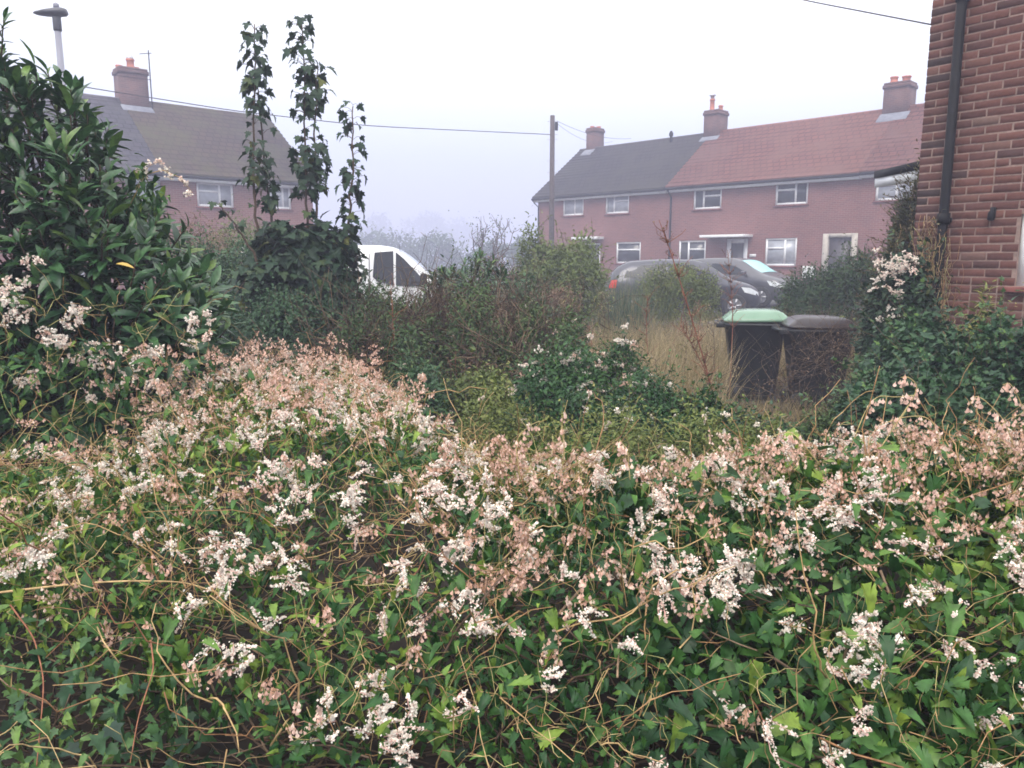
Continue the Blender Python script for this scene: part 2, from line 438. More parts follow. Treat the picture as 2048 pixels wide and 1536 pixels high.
def bush(name, label, cat, blobs, n, tm, size, mat, group=None, stems=40, stem_r=0.006, shell=0.5, lump=0.3,
         tint=(0.1, 0.75), spread=0.9, down=0.2, blossom=0, bsize=0.02, twig_mat='twig', seeds=0, base=None, smooth=False, freq=2.2, fill=True, sprigs=None):
    B = np.array(blobs, float)
    bx, by = B[:, 0].mean(), B[:, 1].mean()
    gz = float(ground_z(bx, by)) if base is None else base
    if fill:                                    # leafy down to the ground
        n0 = B[:, 5].sum()
        tp_ = B[:, 2] + B[:, 5]; bt_ = np.minimum(B[:, 2] - B[:, 5], gz)
        B[:, 2], B[:, 5] = (tp_ + bt_) / 2, (tp_ - bt_) / 2
        n = int(n * min(1.8, (.4 + .6 * B[:, 5].sum() / n0)))
        blobs = B
    t = thing(name, label, cat, (bx, by, gz), 0, group)
    off = np.array([bx, by, gz])
    P, out = ell_points(blobs, n, shell, lump, freq)
    P[:, 2] = np.maximum(P[:, 2], gz + 0.03)
    a = Acc()
    cl = np.clip(0.5 + 0.5 * noise(P, 1.8 / max(0.25, B[:, 3].mean()), 1), 0, 1)
    tn = np.clip(tint[0] + (tint[1] - tint[0]) * (0.55 * cl + 0.45 * rng.random(n)) , 0, 1)
    scatter(a, tm, P - off, out, size * rng.uniform(.6, 1.25, n), tn, spread, down)
    ns = n // 90 if sprigs is None else sprigs
    if ns:                                      # shoots that break the outline
        p0, o0 = ell_points(blobs, ns, .15, lump, freq)
        d0 = norm(o0 + .7 * rdir(ns) + [0, 0, .45]); L0 = size * rng.uniform(2, 6.5, ns)
        f = rng.random((ns, 9)); Pn = (p0[:, None] + d0[:, None] * (L0[:, None] * f)[..., None]).reshape(-1, 3)
        keep = Pn[:, 2] > gz + .03
        scatter(a, tm, (Pn - off)[keep], np.repeat(d0, 9, 0)[keep], size * rng.uniform(.45, .95, keep.sum()), np.clip(tint[1] * rng.uniform(.4, 1.2, keep.sum()), 0, 1), 1.1, down)
    a.build('leaves', M[mat], t, smooth)
    if stems:
        s = Acc()
        if ns: s.tubes(np.stack([p0 - d0 * size, p0 + d0 * L0[:, None] * .5, p0 + d0 * L0[:, None]], 1) - off, np.array([[.5, .4, .2]]) * stem_r, 3, rng.random(ns))
        idx = rng.choice(len(B), stems)
        f = np.stack([B[idx, 0] + rng.normal(0, .3, stems) * B[idx, 3], B[idx, 1] + rng.normal(0, .3, stems) * B[idx, 4], np.full(stems, gz - 0.05)], -1)
        e_, _ = ell_points(blobs, stems, 0.25, lump, freq)
        s.tubes(arcs(f, e_, 7, 0.12, 0.025) - off, np.linspace(1, .25, 7)[None] * stem_r * rng.uniform(.6, 1.3, (stems, 1)), 4, rng.random(stems))
        s.build('stems', M[twig_mat], t, True)
    if blossom:
        add_sprays(t, *ell_points(blobs, blossom, 0.1, lump, freq), off, bsize, 'blossom', 14, .28 * bsize)
    if seeds:
        add_sprays(t, *ell_points(blobs, seeds, 0.1, lump, freq), off, bsize, 'seed')
    return t

def add_sprays(t, P, out, off, length, kind, florets=22, fl=0.0075, name=None):
    """flower or seed panicles: short racemes crowded with florets"""
    N = len(P)
    nr = 4
    tip = norm(out * 0.55 + np.array([0, 0, 0.15]) + 0.75 * rdir(N))[:, None] * np.ones((1, nr, 1)) + 0.75 * rdir(N * nr).reshape(N, nr, 3)
    L = length * rng.uniform(.5, 1.25, (N, nr, 1))
    base = (P[:, None] + rng.normal(0, 0.22, (N, nr, 3)) * length).reshape(-1, 3)
    end = base + (norm(tip) * L).reshape(-1, 3)
    end[:, 2] -= 0.25 * L.reshape(-1)
    m = len(base)
    tt = rng.random((m, florets, 1)) ** 0.8
    C = base[:, None] * (1 - tt) + end[:, None] * tt + rng.normal(0, 1, (m, florets, 3)) * length * 0.09 * (1.15 - tt)
    C = C.reshape(-1, 3) - off
    n = len(C)
    a = Acc()
    a.tubes(np.stack([base, base * .5 + end * .5 + rng.normal(0, .06, (m, 3)) * length, end], 1) - off, np.array([[.0011, .0009, .0006]]) * max(1, length / .07), 3, .05)
    clus = np.repeat(rng.uniform(-.2, .2, N), nr * florets)
    if kind == 'blossom':
        d = norm(rdir(n) + np.array([0, -0.3, 0.2]))
        a.inst(FLOWER, C, frames(d, rdir(n)), fl * rng.uniform(.7, 1.25, n), np.clip(0.70 + clus + rng.normal(0, .22, n), 0, 1))
        a.build(name or 'blossom', M['blossom'], t, True)
    else:
        d = norm(0.45 * rdir(n) + np.array([0, 0, -1.0]))
        a.inst(FRUIT, C, frames(d, rdir(n)), fl * 1.35 * rng.uniform(.7, 1.25, n), np.clip(0.55 + clus + rng.normal(0, .22, n), 0, 1))
        a.build(name or 'seed_heads', M['seed'], t, True)
# ================================================================== setting
def ground():
    xs = np.concatenate([[-250, -150, -80], np.linspace(-50, 50, 81), [80, 150, 250]])
    ys = np.concatenate([[-40, -20], np.linspace(-10, 60, 71), [80, 110, 160, 260, 400, 620]])
    X, Y = np.meshgrid(xs, ys)
    Z = ground_z(X, Y) + 0.03 * noise(np.stack([X, Y, 0 * X], -1), 1.1) * (np.abs(X) < 50)
    V = np.stack([X, Y, Z], -1).reshape(-1, 3)
    nx = len(xs)
    i = (np.arange(len(ys) - 1)[:, None] * nx + np.arange(nx - 1)[None]).ravel()
    a = Acc(); a.add(V, [np.stack([i, i + 1, i + nx + 1, i + nx], -1)])
    tag(a.build('ground', M['soil'], smooth=True), kind='structure')
ground()
# the close the cars stand on, running in front of the houses
def road():
    a = Acc()
    pts = [(-40, 19.5, 25.5), (-20, 19.5, 25.5), (0, 19.5, 26.5), (8, 19, 27), (14, 18, 25), (30, 15, 21)]
    V = []
    for x, y0, y1 in pts:
        for y in np.linspace(y0, y1, 5): V.append((x, y, float(ground_z(x, y)) + 0.06))
    V = np.array(V); q = []
    for i in range(len(pts) - 1):
        for j in range(4): q.append([5 * i + j, 5 * i + 5 + j, 5 * i + 6 + j, 5 * i + 1 + j])
    a.add(V, [np.array(q)])
    tag(a.build('road', M['asphalt']), kind='structure')
road()

# ================================================================== houses
M['brick_far'] = brick_mat('brick_terrace', (0.215, 0.080, 0.070), (0.165, 0.062, 0.058), (0.25, 0.18, 0.16))
M['brick_left'] = brick_mat('brick_left_pair', (0.22, 0.085, 0.068), (0.17, 0.066, 0.056), (0.25, 0.18, 0.15))
M['brick_chimney'] = brick_mat('brick_chimney', (0.125, 0.055, 0.05), (0.085, 0.04, 0.042), (0.15, 0.11, 0.10))
M['tile_dark'] = tile_mat('tile_dark', (0.052, 0.042, 0.048), (0.038, 0.032, 0.037), (0.055, 0.05, 0.045))
M['tile_red'] = tile_mat('tile_red', (0.235, 0.086, 0.064), (0.185, 0.068, 0.054), (0.21, 0.098, 0.076))
M['tile_grey'] = tile_mat('tile_grey', (0.115, 0.10, 0.118), (0.09, 0.08, 0.095), (0.125, 0.115, 0.12))
M['tile_brown'] = tile_mat('tile_brown', (0.100, 0.062, 0.046), (0.074, 0.048, 0.040), (0.095, 0.086, 0.040))
M['upvc'] = plain('white_window_plastic', (0.78, 0.79, 0.80), 0.35, 0.05)
M['glass_dark'] = plain('dark_glass', (0.05, 0.055, 0.065), 0.06, 0.3, 1.5)
M['glass_net'] = plain('curtained_glass', (0.36, 0.38, 0.42), 0.12, 0.2, 3.0)
M['black_plastic'] = plain('black_plastic', (0.010, 0.010, 0.012), 0.6, 0.2)
M['black_plastic'].node_tree.nodes['Principled BSDF'].inputs['Specular IOR Level'].default_value = .15
M['lead'] = plain('lead_flashing', (0.17, 0.18, 0.22), 0.6, 0.2)
M['pot'] = plain('terracotta', (0.45, 0.15, 0.09), 0.8, 0.25)
M['metal'] = plain('galvanised', (0.5, 0.5, 0.52), 0.45, 0.15, metal=0.7)
M['concrete'] = plain('concrete', (0.42, 0.38, 0.33), 0.85, 0.2)
M['sill'] = plain('red_tile_sill', (0.17, 0.055, 0.045), 0.7, 0.25)
M['door_dark'] = plain('dark_door', (0.05, 0.042, 0.045), 0.4, 0.2)
M['door_white'] = plain('white_door', (0.74, 0.74, 0.74), 0.4, 0.05)
M['cabinet'] = plain('meter_cabinet', (0.72, 0.72, 0.72), 0.5, 0.05)

def fac(px, py, L, rot):
    """photo pixel -> (along, height) on the facade plane of a house"""
    d = U(px, py, 1.0) - np.array([0, 0, CAM_Z])
    u = np.array([math.cos(rot), math.sin(rot)]); n = np.array([-math.sin(rot), math.cos(rot)])
    k = (np.array(L[:2]) @ n) / (d[:2] @ n)
    P = d * k
    return float((P[:2] - np.array(L[:2])) @ u), float(P[2] + CAM_Z)

def facade(acc, x0, x1, z0, z1, y, holes, reveal=0.10):
    xs = sorted({x0, x1, *[h[0] for h in holes], *[h[1] for h in holes]})
    zs = sorted({z0, z1, *[h[2] for h in holes], *[h[3] for h in holes]})
    for a, b in zip(xs, xs[1:]):
        for c, d in zip(zs, zs[1:]):
            mx, mz = (a + b) / 2, (c + d) / 2
            if any(h[0] < mx < h[1] and h[2] < mz < h[3] for h in holes): continue
            acc.add([(a, y, c), (b, y, c), (b, y, d), (a, y, d)], [np.array([[0, 1, 2, 3]])])
    for a, b, c, d in holes:
        r = y + reveal
        acc.add([(a, y, c), (b, y, c), (b, y, d), (a, y, d), (a, r, c), (b, r, c), (b, r, d), (a, r, d)],
                [np.array([[0, 4, 5, 1], [1, 5, 6, 2], [2, 6, 7, 3], [3, 7, 4, 0]])])

def window(parent, x0, x1, z0, z1, y, style='casement_left', glass='glass_dark', sill='sill', mirror=False):
    f = Acc(); w, y0, y1 = 0.085, y + 0.035, y + 0.095
    f.box(x0, x0 + w, y0, y1, z0, z1); f.box(x1 - w, x1, y0, y1, z0, z1)
    f.box(x0 + w, x1 - w, y0, y1, z0, z0 + w); f.box(x0 + w, x1 - w, y0, y1, z1 - w, z1)
    W = x1 - x0
    if style == 'casement_left': xm, side = x0 + W * .36, 1
    elif style == 'casement_right': xm, side = x0 + W * .62, -1
    elif style == 'pair': xm, side = x0 + W * .56, 0
    else: xm, side = None, 2
    zt = z1 - (z1 - z0) * .36
    if xm:
        f.box(xm - .04, xm + .04, y0 - .003, y1, z0 + w, z1 - w)
        if side == 1: f.box(xm + .04, x1 - w, y0 - .003, y1, zt - .04, zt + .04)
        if side == -1: f.box(x0 + w, xm - .04, y0 - .003, y1, zt - .04, zt + .04)
    else: f.box(x0 + w, x1 - w, y0 - .003, y1, zt - .04, zt + .04)
    o = f.build('window', M['upvc'], parent)
    g = Acc(); g.box(x0 + w * .5, x1 - w * .5, y + .062, y + .07, z0 + w * .5, z1 - w * .5)
    g.build('pane', M[glass], o)
    if sill:
        s = Acc(); s.box(x0 - .06, x1 + .06, y - .06, y + .034, z0 - .075, z0 - .002)
        s.build('sill', M[sill], o)
    return o

def roof_outline(D, zE, zR, over=0.35, courses=17, th=0.10):
    """(y, z) outline of a gable roof with stepped tile courses on the front slope"""
    a = np.array([-over, zE]); b = np.array([D / 2, zR])
    n = np.array([-(b - a)[1], (b - a)[0]]); n = n / np.linalg.norm(n)
    out = []
    for i in range(courses):
        p, q = a + (b - a) * i / courses, a + (b - a) * (i + 1) / courses
        out += [p + n * 0.06, q + n * 0.004]
    out += [b + np.array([0, .01]), np.array([D + over, zE]), np.array([D + over - .08, zE - th]), b - np.array([0, th * 1.3]), a + np.array([.05, -th])]
    return np.array(out)

def chimney(parent, x, y, zbase, ztop, wx, wy, pots, brick='brick_chimney', flash=True):
    a = Acc()
    a.box(x - wx / 2, x + wx / 2, y - wy / 2, y + wy / 2, zbase, ztop - .24)
    a.box(x - wx / 2 - .045, x + wx / 2 + .045, y - wy / 2 - .045, y + wy / 2 + .045, ztop - .24, ztop - .10)
    a.box(x - wx / 2 - .01, x + wx / 2 + .01, y - wy / 2 - .01, y + wy / 2 + .01, ztop - .10, ztop)
    c = a.build('chimney', M[brick], parent)
    for (dx, dy, h, r, kind) in pots:
        p = Acc()
        prof = [(r * 1.1, -.01), (r * 1.1, .05), (r, .07), (r * .92, h - .08), (r * 1.12, h - .06), (r * 1.12, h), (r * .8, h)]
        p.lathe((x + dx, y + dy, ztop), prof, 14)
        po = p.build('chimney_pot', M['pot'], c, True)
        if kind == 'cone':
            q = Acc(); q.lathe((x + dx, y + dy, ztop + h), [(r * .95, .002), (r * .95, .05), (r * .5, .2), (.01, .34)], 14)
            q.build('cowl', M['metal'], c, True)
        if kind == 'cowl':
            q = Acc(); q.lathe((x + dx, y + dy, ztop + h), [(r * .8, .002), (r * .8, .16), (r * 1.3, .17), (r * 1.3, .22), (.02, .25)], 14)
            q.build('cowl', M['metal'], c, True)
    if flash:
        f = Acc(); f.box(x - wx / 2 - .03, x + wx / 2 + .03, y - wy / 2 - .42, y - wy / 2 - .005, zbase + .02, zbase + .62)
    return c

def house(name, label, L, rot, W, D, zg, zE, zR, tile, brick, holes, group, gable=(True, True), fascia_z=None, x_gap=0.0):
    """origin at the left foot of the facade; x along it, y inwards, z = world height"""
    t = thing(name, label, 'house', (L[0], L[1], 0), rot, group)
    w = Acc()
    x0, x1 = 0.0, W
    facade(w, x0, x1, zg - .6, zE - .05, 0, holes)
    w.add([(x0, D, zg - .6), (x1, D, zg - .6), (x1, D, zE - .05), (x0, D, zE - .05)], [np.array([[1, 0, 3, 2]])])
    for x in (x0, x1):
        w.add([(x, 0, zg - .6), (x, D, zg - .6), (x, D, zE - .05), (x, D / 2, zR - .14), (x, 0, zE - .05)], [np.array([[0, 1, 2, 3, 4]])])
    w.build('wall', M[brick], t)
    r = Acc()
    r.prism(roof_outline(D, zE, zR), 0, x0 - (.12 if gable[0] else -.004), x1 + (.12 if gable[1] else -.004))
    rf = r.build('roof', M[tile], t)
    k = Acc(); k.tubes(np.array([[x0 - (.1 if gable[0] else 0), D / 2, zR - .02], [x1 + (.1 if gable[1] else 0), D / 2, zR - .02]]), .11, 10)
    k.build('ridge_tiles', M[tile], rf, True)
    f = Acc(); f.box(x0 - (.1 if gable[0] else -.006), x1 + (.1 if gable[1] else -.006), -.30, -.27, zE - .24, zE - .06)
    f.box(x0 - (.1 if gable[0] else -.006), x1 + (.1 if gable[1] else -.006), -.268, -.004, zE - .24, zE - .21)
    f.build('fascia', M['upvc'], t)
    g = Acc(); g.tubes(np.array([[x0 - (.14 if gable[0] else -.01), -.37, zE - .09], [x1 + (.14 if gable[1] else -.01), -.37, zE - .09]]), .06, 8)
    g.build('gutter', M['black_plastic'], t, True)
    return t

def rects(pix, L, rot):
    out = []
    for (xa, xb, ya, yb) in pix:
        s0, _ = fac(xa, (ya + yb) / 2, L, rot); s1, _ = fac(xb, (ya + yb) / 2, L, rot)
        _, z1 = fac((xa + xb) / 2, ya, L, rot); _, z0 = fac((xa + xb) / 2, yb, L, rot)
        out.append((s0, s1, z0, z1))
    return out

def off_x(rs, d): return [(a - d, b - d, c, e) for a, b, c, e in rs]

# ---- the terrace on the right
TL, TR = (1.46, 44.3), R(-45)
TZG, TZE, TZR = 0.45, 5.10, 8.02
TD = 7.4
WH = 8.62
ux, uy = math.cos(TR), math.sin(TR)
def terr_origin(i): return (TL[0] + ux * WH * i, TL[1] + uy * WH * i)
pixA = [(1126, 1167, 395, 431), (1211, 1258, 388, 427), (1232, 1281, 484, 527), (1168, 1200, 487, 560)]
pixB = [(1387, 1443, 377, 418), (1551, 1616, 362, 409), (1357, 1411, 481, 530), (1530, 1593, 476, 532), (1452, 1494, 477, 566)]
pixC = [(1751, 1826, 367, 400), (1655, 1701, 475, 573)]
TG = 'brick houses of the terrace across the close'
rA = rects(pixA, TL, TR)
A = house('terraced_house', 'brick end house of the terrace with dark tiled roof, behind the wooden pole', terr_origin(0), TR, WH, TD, TZG, TZE, TZR, 'tile_dark', 'brick_far', rA, TG, (True, False))
window(A, *rA[0], 0, 'pair', 'glass_net'); window(A, *rA[1], 0, 'casement_left', 'glass_net'); window(A, *rA[2], 0, 'top', 'glass_dark')
def canopy(parent, pix, L, rot, d=0.75, off=0.0):
    (s0, s1, z0, z1), = off_x(rects([pix], L, rot), off)
    a = Acc(); a.box(s0, s1, -d, -.003, z0, z1)
    return a.build('door_canopy', M['upvc'], parent, bevel=.01)
def door(parent, r, mat, frame, w=.07, y=0.0, lights=0):
    x0, x1, z0, z1 = r
    d = Acc(); d.box(x0 + w, x1 - w, y + .05, y + .09, z0, z1 - w)
    o = d.build('door', M[mat], parent)
    f = Acc(); f.box(x0, x0 + w, y + .02, y + .1, z0, z1); f.box(x1 - w, x1, y + .02, y + .1, z0, z1); f.box(x0 + w, x1 - w, y + .02, y + .1, z1 - w, z1)
    f.build('door_frame', M[frame], o)
    h = Acc(); h.box(x1 - w - .12, x1 - w - .09, y - .0, y + .048, z0 + .95, z0 + 1.1); h.build('handle', M['metal'], o)
    if lights:
        g = Acc(); g.box(x0 + w + .12, x1 - w - .12, y + .042, y + .049, z0 + 1.0, z1 - w - .15); g.build('pane', M['glass_dark'], o)
    return o
door(A, rA[3], 'door_dark', 'upvc')
canopy(A, (1157, 1208, 474, 479), TL, TR, .6)
chimney(A, .75, TD / 2 + .3, 7.3, 9.2, .62, .85, [(-.1, -.15, .12, .12, ''), (.1, .18, .12, .12, '')])
def flashing(parent, x, wx, D, zE, zR, y0, y1):
    """lead apron lying on the front slope below a stack"""
    a = Acc(); m = (zR - zE) / (D / 2 + .35); z = lambda y: zE + (y + .35) * m + .075
    a.add([(x - wx / 2, y0, z(y0)), (x + wx / 2, y0, z(y0)), (x + wx / 2, y1, z(y1)), (x - wx / 2, y1, z(y1)),
           (x - wx / 2, y0, z(y0) - .05), (x + wx / 2, y0, z(y0) - .05), (x + wx / 2, y1, z(y1) - .05), (x - wx / 2, y1, z(y1) - .05)],
          [np.array([[0, 1, 2, 3], [0, 4, 5, 1], [1, 5, 6, 2], [3, 7, 4, 0]])])
    a.build('flashing', M['lead'], parent)
flashing(A, .75, .75, TD, TZE, TZR, 3.1, 3.55)
v = Acc(); v.lathe((WH * .74, TD / 2 - .35, TZR - .38), [(.07, 0), (.07, .45), (.11, .47), (.11, .6), (.05, .72), (.0, .74)], 10)
v.build('roof_vent', M['black_plastic'], A, True)
dp = Acc(); dp.tubes(np.array([[-.12, -.37, TZE - .1], [-.10, -.2, TZE - .28], [.07, -.06, TZE - .5], [.07, -.06, TZG - .3]]), .038, 8)
dp.build('downpipe', M['black_plastic'], A, True)

oB = terr_origin(1)
WB = 9.06
pixB.append((1655, 1701, 475, 573))
rB = off_x(rects(pixB, TL, TR), WH)
B = house('terraced_house', 'middle terrace house with red tiled roof and white canopy over its door', oB, TR, WB, TD, TZG, TZE + .02, TZR + .03, 'tile_red', 'brick_far', rB, TG, (False, False))
window(B, *rB[0], 0, 'casement_left'); window(B, *rB[1], 0, 'casement_right'); window(B, *rB[2], 0, 'casement_left'); window(B, *rB[3], 0, 'casement_right', 'glass_net')
door(B, rB[4], 'door_dark', 'upvc', .2, lights=0)
canopy(B, (1417, 1506, 470, 475), TL, TR, .8, WH)
chimney(B, .1, TD / 2 + .1, 7.5, 9.12, .8, .95, [(-.12, -.2, .55, .12, 'cowl'), (.12, .22, .28, .11, '')])
flashing(B, .15, 1.0, TD, TZE + .02, TZR + .03, 3.0, 3.3)
dp = Acc(); dp.tubes(np.array([[.14, -.37, TZE - .1], [.14, -.2, TZE - .26], [.14, -.06, TZE - .45], [.14, -.06, TZG - .3]]), .045, 8)
dp.build('downpipe', M['black_plastic'], B, True)
(s0, s1, z0, z1), = off_x(rects([(1500, 1512, 508, 514)], TL, TR), WH)
hp = Acc(); hp.box(s0, s1, -.04, -.003, z0, z1); hp.build('wall_lamp', M['cabinet'], B)
(s0, s1, z0, z1), = off_x(rects([(1609, 1632, 532, 556)], TL, TR), WH)
mb = Acc(); mb.box(s0, s1, -.22, -.003, z0, z1); mb.build('meter_box', M['cabinet'], B, bevel=.01)


door(B, rB[5], 'door_dark', 'concrete', .004)  # through-passage opening: a dark door panel stands in for its shade
(s0, s1, z0, z1), = off_x(rects([(1644, 1713, 467, 573)], TL, TR), WH)
a = Acc(); b0, b1, bz = rB[5][0], rB[5][1], rB[5][3]
a.box(s0, b0 - .002, -.05, -.003, z0, z1); a.box(b1 + .002, s1, -.05, -.003, z0, z1); a.box(b0 - .002, b1 + .002, -.05, -.003, bz + .002, z1)
a.build('passage_surround', M['concrete'], B)

oC = (oB[0] + ux * WB, oB[1] + uy * WB)
rC = off_x(rects(pixC[:1], TL, TR), WH + WB)
Ch = house('terraced_house', 'terrace house with red roof nearest the near brick wall, mostly hidden behind it', oC, TR, WH, TD, TZG, TZE + .04, TZR + .05, 'tile_red', 'brick_far', rC, TG, (False, True))
window(Ch, *rC[0], 0, 'pair', 'glass_net')
chimney(Ch, -.15, TD / 2 + .1, 7.5, 9.12, 1.0, .95, [(-.2, -.2, .26, .15, ''), (.15, .22, .30, .17, '')])
flashing(Ch, -.1, 1.2, TD, TZE + .04, TZR + .05, 2.8, 3.3)

# ---- the pair of houses on the left
LR = R(41.3)
lx, ly = math.cos(LR), math.sin(LR)
LW = 6.2
LEND = (-8.53, 34.0)
LL = (LEND[0] - 2 * LW * lx, LEND[1] - 2 * LW * ly)
LM = (LEND[0] - LW * lx, LEND[1] - LW * ly)
pixL2 = [(394, 467, 366, 414), (540, 582, 372, 418)]
pixL1 = [(255, 330, 360, 409)]
LE, LZ, LD = 4.9, 8.15, 8.4
LG = 'pair of joined brick houses on the left'
r2 = off_x(rects(pixL2, LL, LR), LW)
H2 = house('semi_detached_house', 'brick house with mossy brown tiled roof behind the tall thin saplings', LM, LR, LW, LD, .4, LE, LZ, 'tile_brown', 'brick_left', r2, LG, (False, True))
window(H2, *r2[0], 0, 'casement_right', 'glass_net'); window(H2, *r2[1], 0, 'casement_right', 'glass_net')
r1 = rects(pixL1, LL, LR)
H1 = house('semi_detached_house', 'brick house with grey ribbed roof and tall chimney behind the big laurel', LL, LR, LW, LD, .4, LE, LZ - .02, 'tile_grey', 'brick_left', r1, LG, (True, False))
window(H1, *r1[0], 0, 'casement_right', 'glass_net')
chimney(H1, LW + .45, LD / 2 + .05, 7.2, 9.4, 1.05, .95, [(0.0, -.1, .38, .15, 'cone'), (-.35, .25, .16, .12, ''), (.3, .2, .16, .12, '')])
flashing(H1, LW + .45, 1.2, LD, LE, LZ, 3.4, 3.75)
ae = Acc(); cx, cy = LW + 1.05, LD / 2 - .5
ae.tubes(np.array([[cx, cy, 7.8], [cx, cy, 10.15]]), .024, 6)
ae.tubes(np.array([[cx - .35, cy, 9.95], [cx + .12, cy, 10.05]]), .012, 5)
for i in range(7): ae.tubes(np.array([[cx - .33 + i * .07, cy - .16, 9.95 + i * .015], [cx - .33 + i * .07, cy + .16, 9.95 + i * .015]]), .007, 4)
ae.tubes(np.array([[LW - .32, cy + .1, 9.0], [cx, cy, 9.0]]), .012, 4)
ae.build('tv_aerial', M['black_plastic'], H1)

# ---- the near brick house at the right edge
NC = np.array([3.93, 7.72]); NR = math.atan2(-.8, .6)       # corner seen in the picture, facade direction
M['brick_near'] = tint_mat('brick_near', [(0.040, 0.022, 0.022), (0.086, 0.033, 0.028), (0.115, 0.042, 0.033), (0.140, 0.053, 0.040), (0.135, 0.078, 0.064)], 0.85, 30, 0.5)
M['mortar'] = plain('lime_mortar', (0.25, 0.175, 0.15), 0.95, 0.25, 25, bump=0.5)
NH = thing('brick_house', 'close red brick house corner with black downpipe at the right edge', 'house', (NC[0], NC[1], 0), NR)
NWX, NWZ0, NWZ1, NTOP, NLEN, NDEP = .93, 1.47, 2.10, 5.3, 7.0, 6.0
mo = Acc()
facade(mo, 0.004, NLEN, -.3, NTOP, 0.006, [(NWX, NWX + 1.25, NWZ0, NWZ1)], .11)
mo.add([(0.006, .006, -.3), (0.006, NDEP, -.3), (0.006, NDEP, NTOP), (.006, NDEP / 2, NTOP + 2.6), (.006, .006, NTOP)], [np.array([[4, 3, 2, 1, 0]])])
mo.add([(NLEN, .006, -.3), (NLEN, NDEP, -.3), (NLEN, NDEP, NTOP), (NLEN, NDEP / 2, NTOP + 2.6), (NLEN, .006, NTOP)], [np.array([[0, 1, 2, 3, 4]])])
mo.add([(0.006, NDEP, -.3), (NLEN, NDEP, -.3), (NLEN, NDEP, NTOP), (.006, NDEP, NTOP)], [np.array([[1, 0, 3, 2]])])
wall = mo.build('wall', M['mortar'], NH)
bk = Acc()
def brick(x0, x1, z0, z1, y0, y1, t):
    j = 0.004
    c = 0.004
    # chamfered face so that edges catch the light
    V = [(x0, y1, z0), (x1, y1, z0), (x1, y1, z1), (x0, y1, z1), (x0, y0 + c, z0), (x1, y0 + c, z0), (x1, y0 + c, z1), (x0, y0 + c, z1),
         (x0 + c, y0, z0 + c), (x1 - c, y0, z0 + c), (x1 - c, y0, z1 - c), (x0 + c, y0, z1 - c)]
    F = [[8, 9, 10, 11], [4, 5, 9, 8], [5, 6, 10, 9], [6, 7, 11, 10], [7, 4, 8, 11], [0, 1, 5, 4], [1, 2, 6, 5], [2, 3, 7, 6], [3, 0, 4, 7]]
    V = np.array(V) + rng.normal(0, .0012, (12, 3))
    bk.add(V, [np.array(F)], t)
for row in range(72):
    z0 = -.1 + row * .075
    x = 0.0
    if row % 2: L0 = .1025
    else: L0 = .215
    first = True
    while x < 3.4:
        L_ = L0 if first else (.1025 if rng.random() < .07 else .215)
        xe = x + L_
        if not (z0 + .06 > NWZ0 - .08 and z0 < NWZ1 + .0 and xe > NWX - .005 and x < NWX + 1.25):
            t_ = np.clip(.55 + rng.normal(0, .17) - (.22 if first else 0) + .1 * noise(np.array([[x, 0, z0]]), 1.5)[0], 0, 1)
            if rng.random() < .05: t_ = rng.random()
            brick(x + rng.normal(0, .0015), xe, z0 + rng.normal(0, .001), z0 + .0625, .001 + rng.normal(0, .0014), .006, t_)
        elif x < NWX - .03:
            brick(x, NWX - .002, z0, z0 + .0625, .001, .006, rng.uniform(.4, .7))
        x = xe + .012
        first = False
bk.build('brickwork', M['brick_near'], wall)
dpipe = Acc()
dpipe.tubes(np.array([[.30, -.07, 5.1], [.30, -.07, 2.02], [.30, -.07, -.05]]), .042, 14)
dpipe.lathe((.30, -.07, 2.03), [(.043, 0), (.056, .0), (.056, .10), (.043, .10)], 14)
dpipe.lathe((.30, -.07, 4.0), [(.043, 0), (.054, .0), (.054, .09), (.043, .09)], 14)
dpipe.box(.25, .35, -.03, .0, 2.05, 2.09); dpipe.box(.25, .35, -.03, .0, 4.02, 4.06)
dpipe.build('downpipe', M['black_plastic'], NH, True)
window(NH, NWX, NWX + 1.25, NWZ0, NWZ1, 0.0, 'casement_left', 'glass_net', None)
sl = Acc()
for i in range(9): sl.box(NWX - .07 + i * .155, NWX + .08 + i * .155, -.06, .05, NWZ0 - .055, NWZ0 - .008, .5)
sl.build('sill', M['sill'], NH, bevel=.004)
hk = Acc(); sx, sz = fac(1988, 424, (NC[0], NC[1]), NR)
hk.box(sx - .02, sx + .02, -.035, -.008, sz - .05, sz + .04); hk.lathe((sx, -.05, sz - .06), [(.012, -.02), (.03, -.01), (.03, .05), (.015, .07), (.008, .1)], 10)
hk.build('outside_tap', M['black_plastic'], NH)
nr = Acc(); nr.prism(roof_outline(NDEP, NTOP + .02, NTOP + 2.75, .3, 12), 0, -.1, NLEN + .1); nr.build('roof', M['tile_brown'], NH)
# lean-to roof on the hidden end wall
lt = Acc()
p0, p1 = U(1748, 352, 10.6), U(1850, 330, 8.9)
dv = norm((p1 - p0)[None])[0]; side = np.array([.8, .6, 0.12])
def slab(acc, a, b, s, z0, z1):
    V = [a + [0, 0, z0], b + [0, 0, z0], b + s + [0, 0, z0], a + s + [0, 0, z0], a + [0, 0, z1], b + [0, 0, z1], b + s + [0, 0, z1], a + s + [0, 0, z1]]
    acc.add(np.array(V), [np.array([[0, 3, 2, 1], [4, 5, 6, 7], [0, 1, 5, 4], [1, 2, 6, 5], [2, 3, 7, 6], [3, 0, 4, 7]])])
LT = thing('porch', 'small lean-to porch roof with black edge and white fascia beside the near house', 'porch', tuple(p0), 0)
slab(lt, p0 - p0, p1 - p0, side * 1.6, -.03, .06); lt.build('roof', M['black_plastic'], LT)
lf = Acc(); slab(lf, np.array([.02, .01, 0]), p1 - p0 + [.02, .01, 0], side * 1.5, -.15, -.034); lf.build('fascia', M['upvc'], LT)

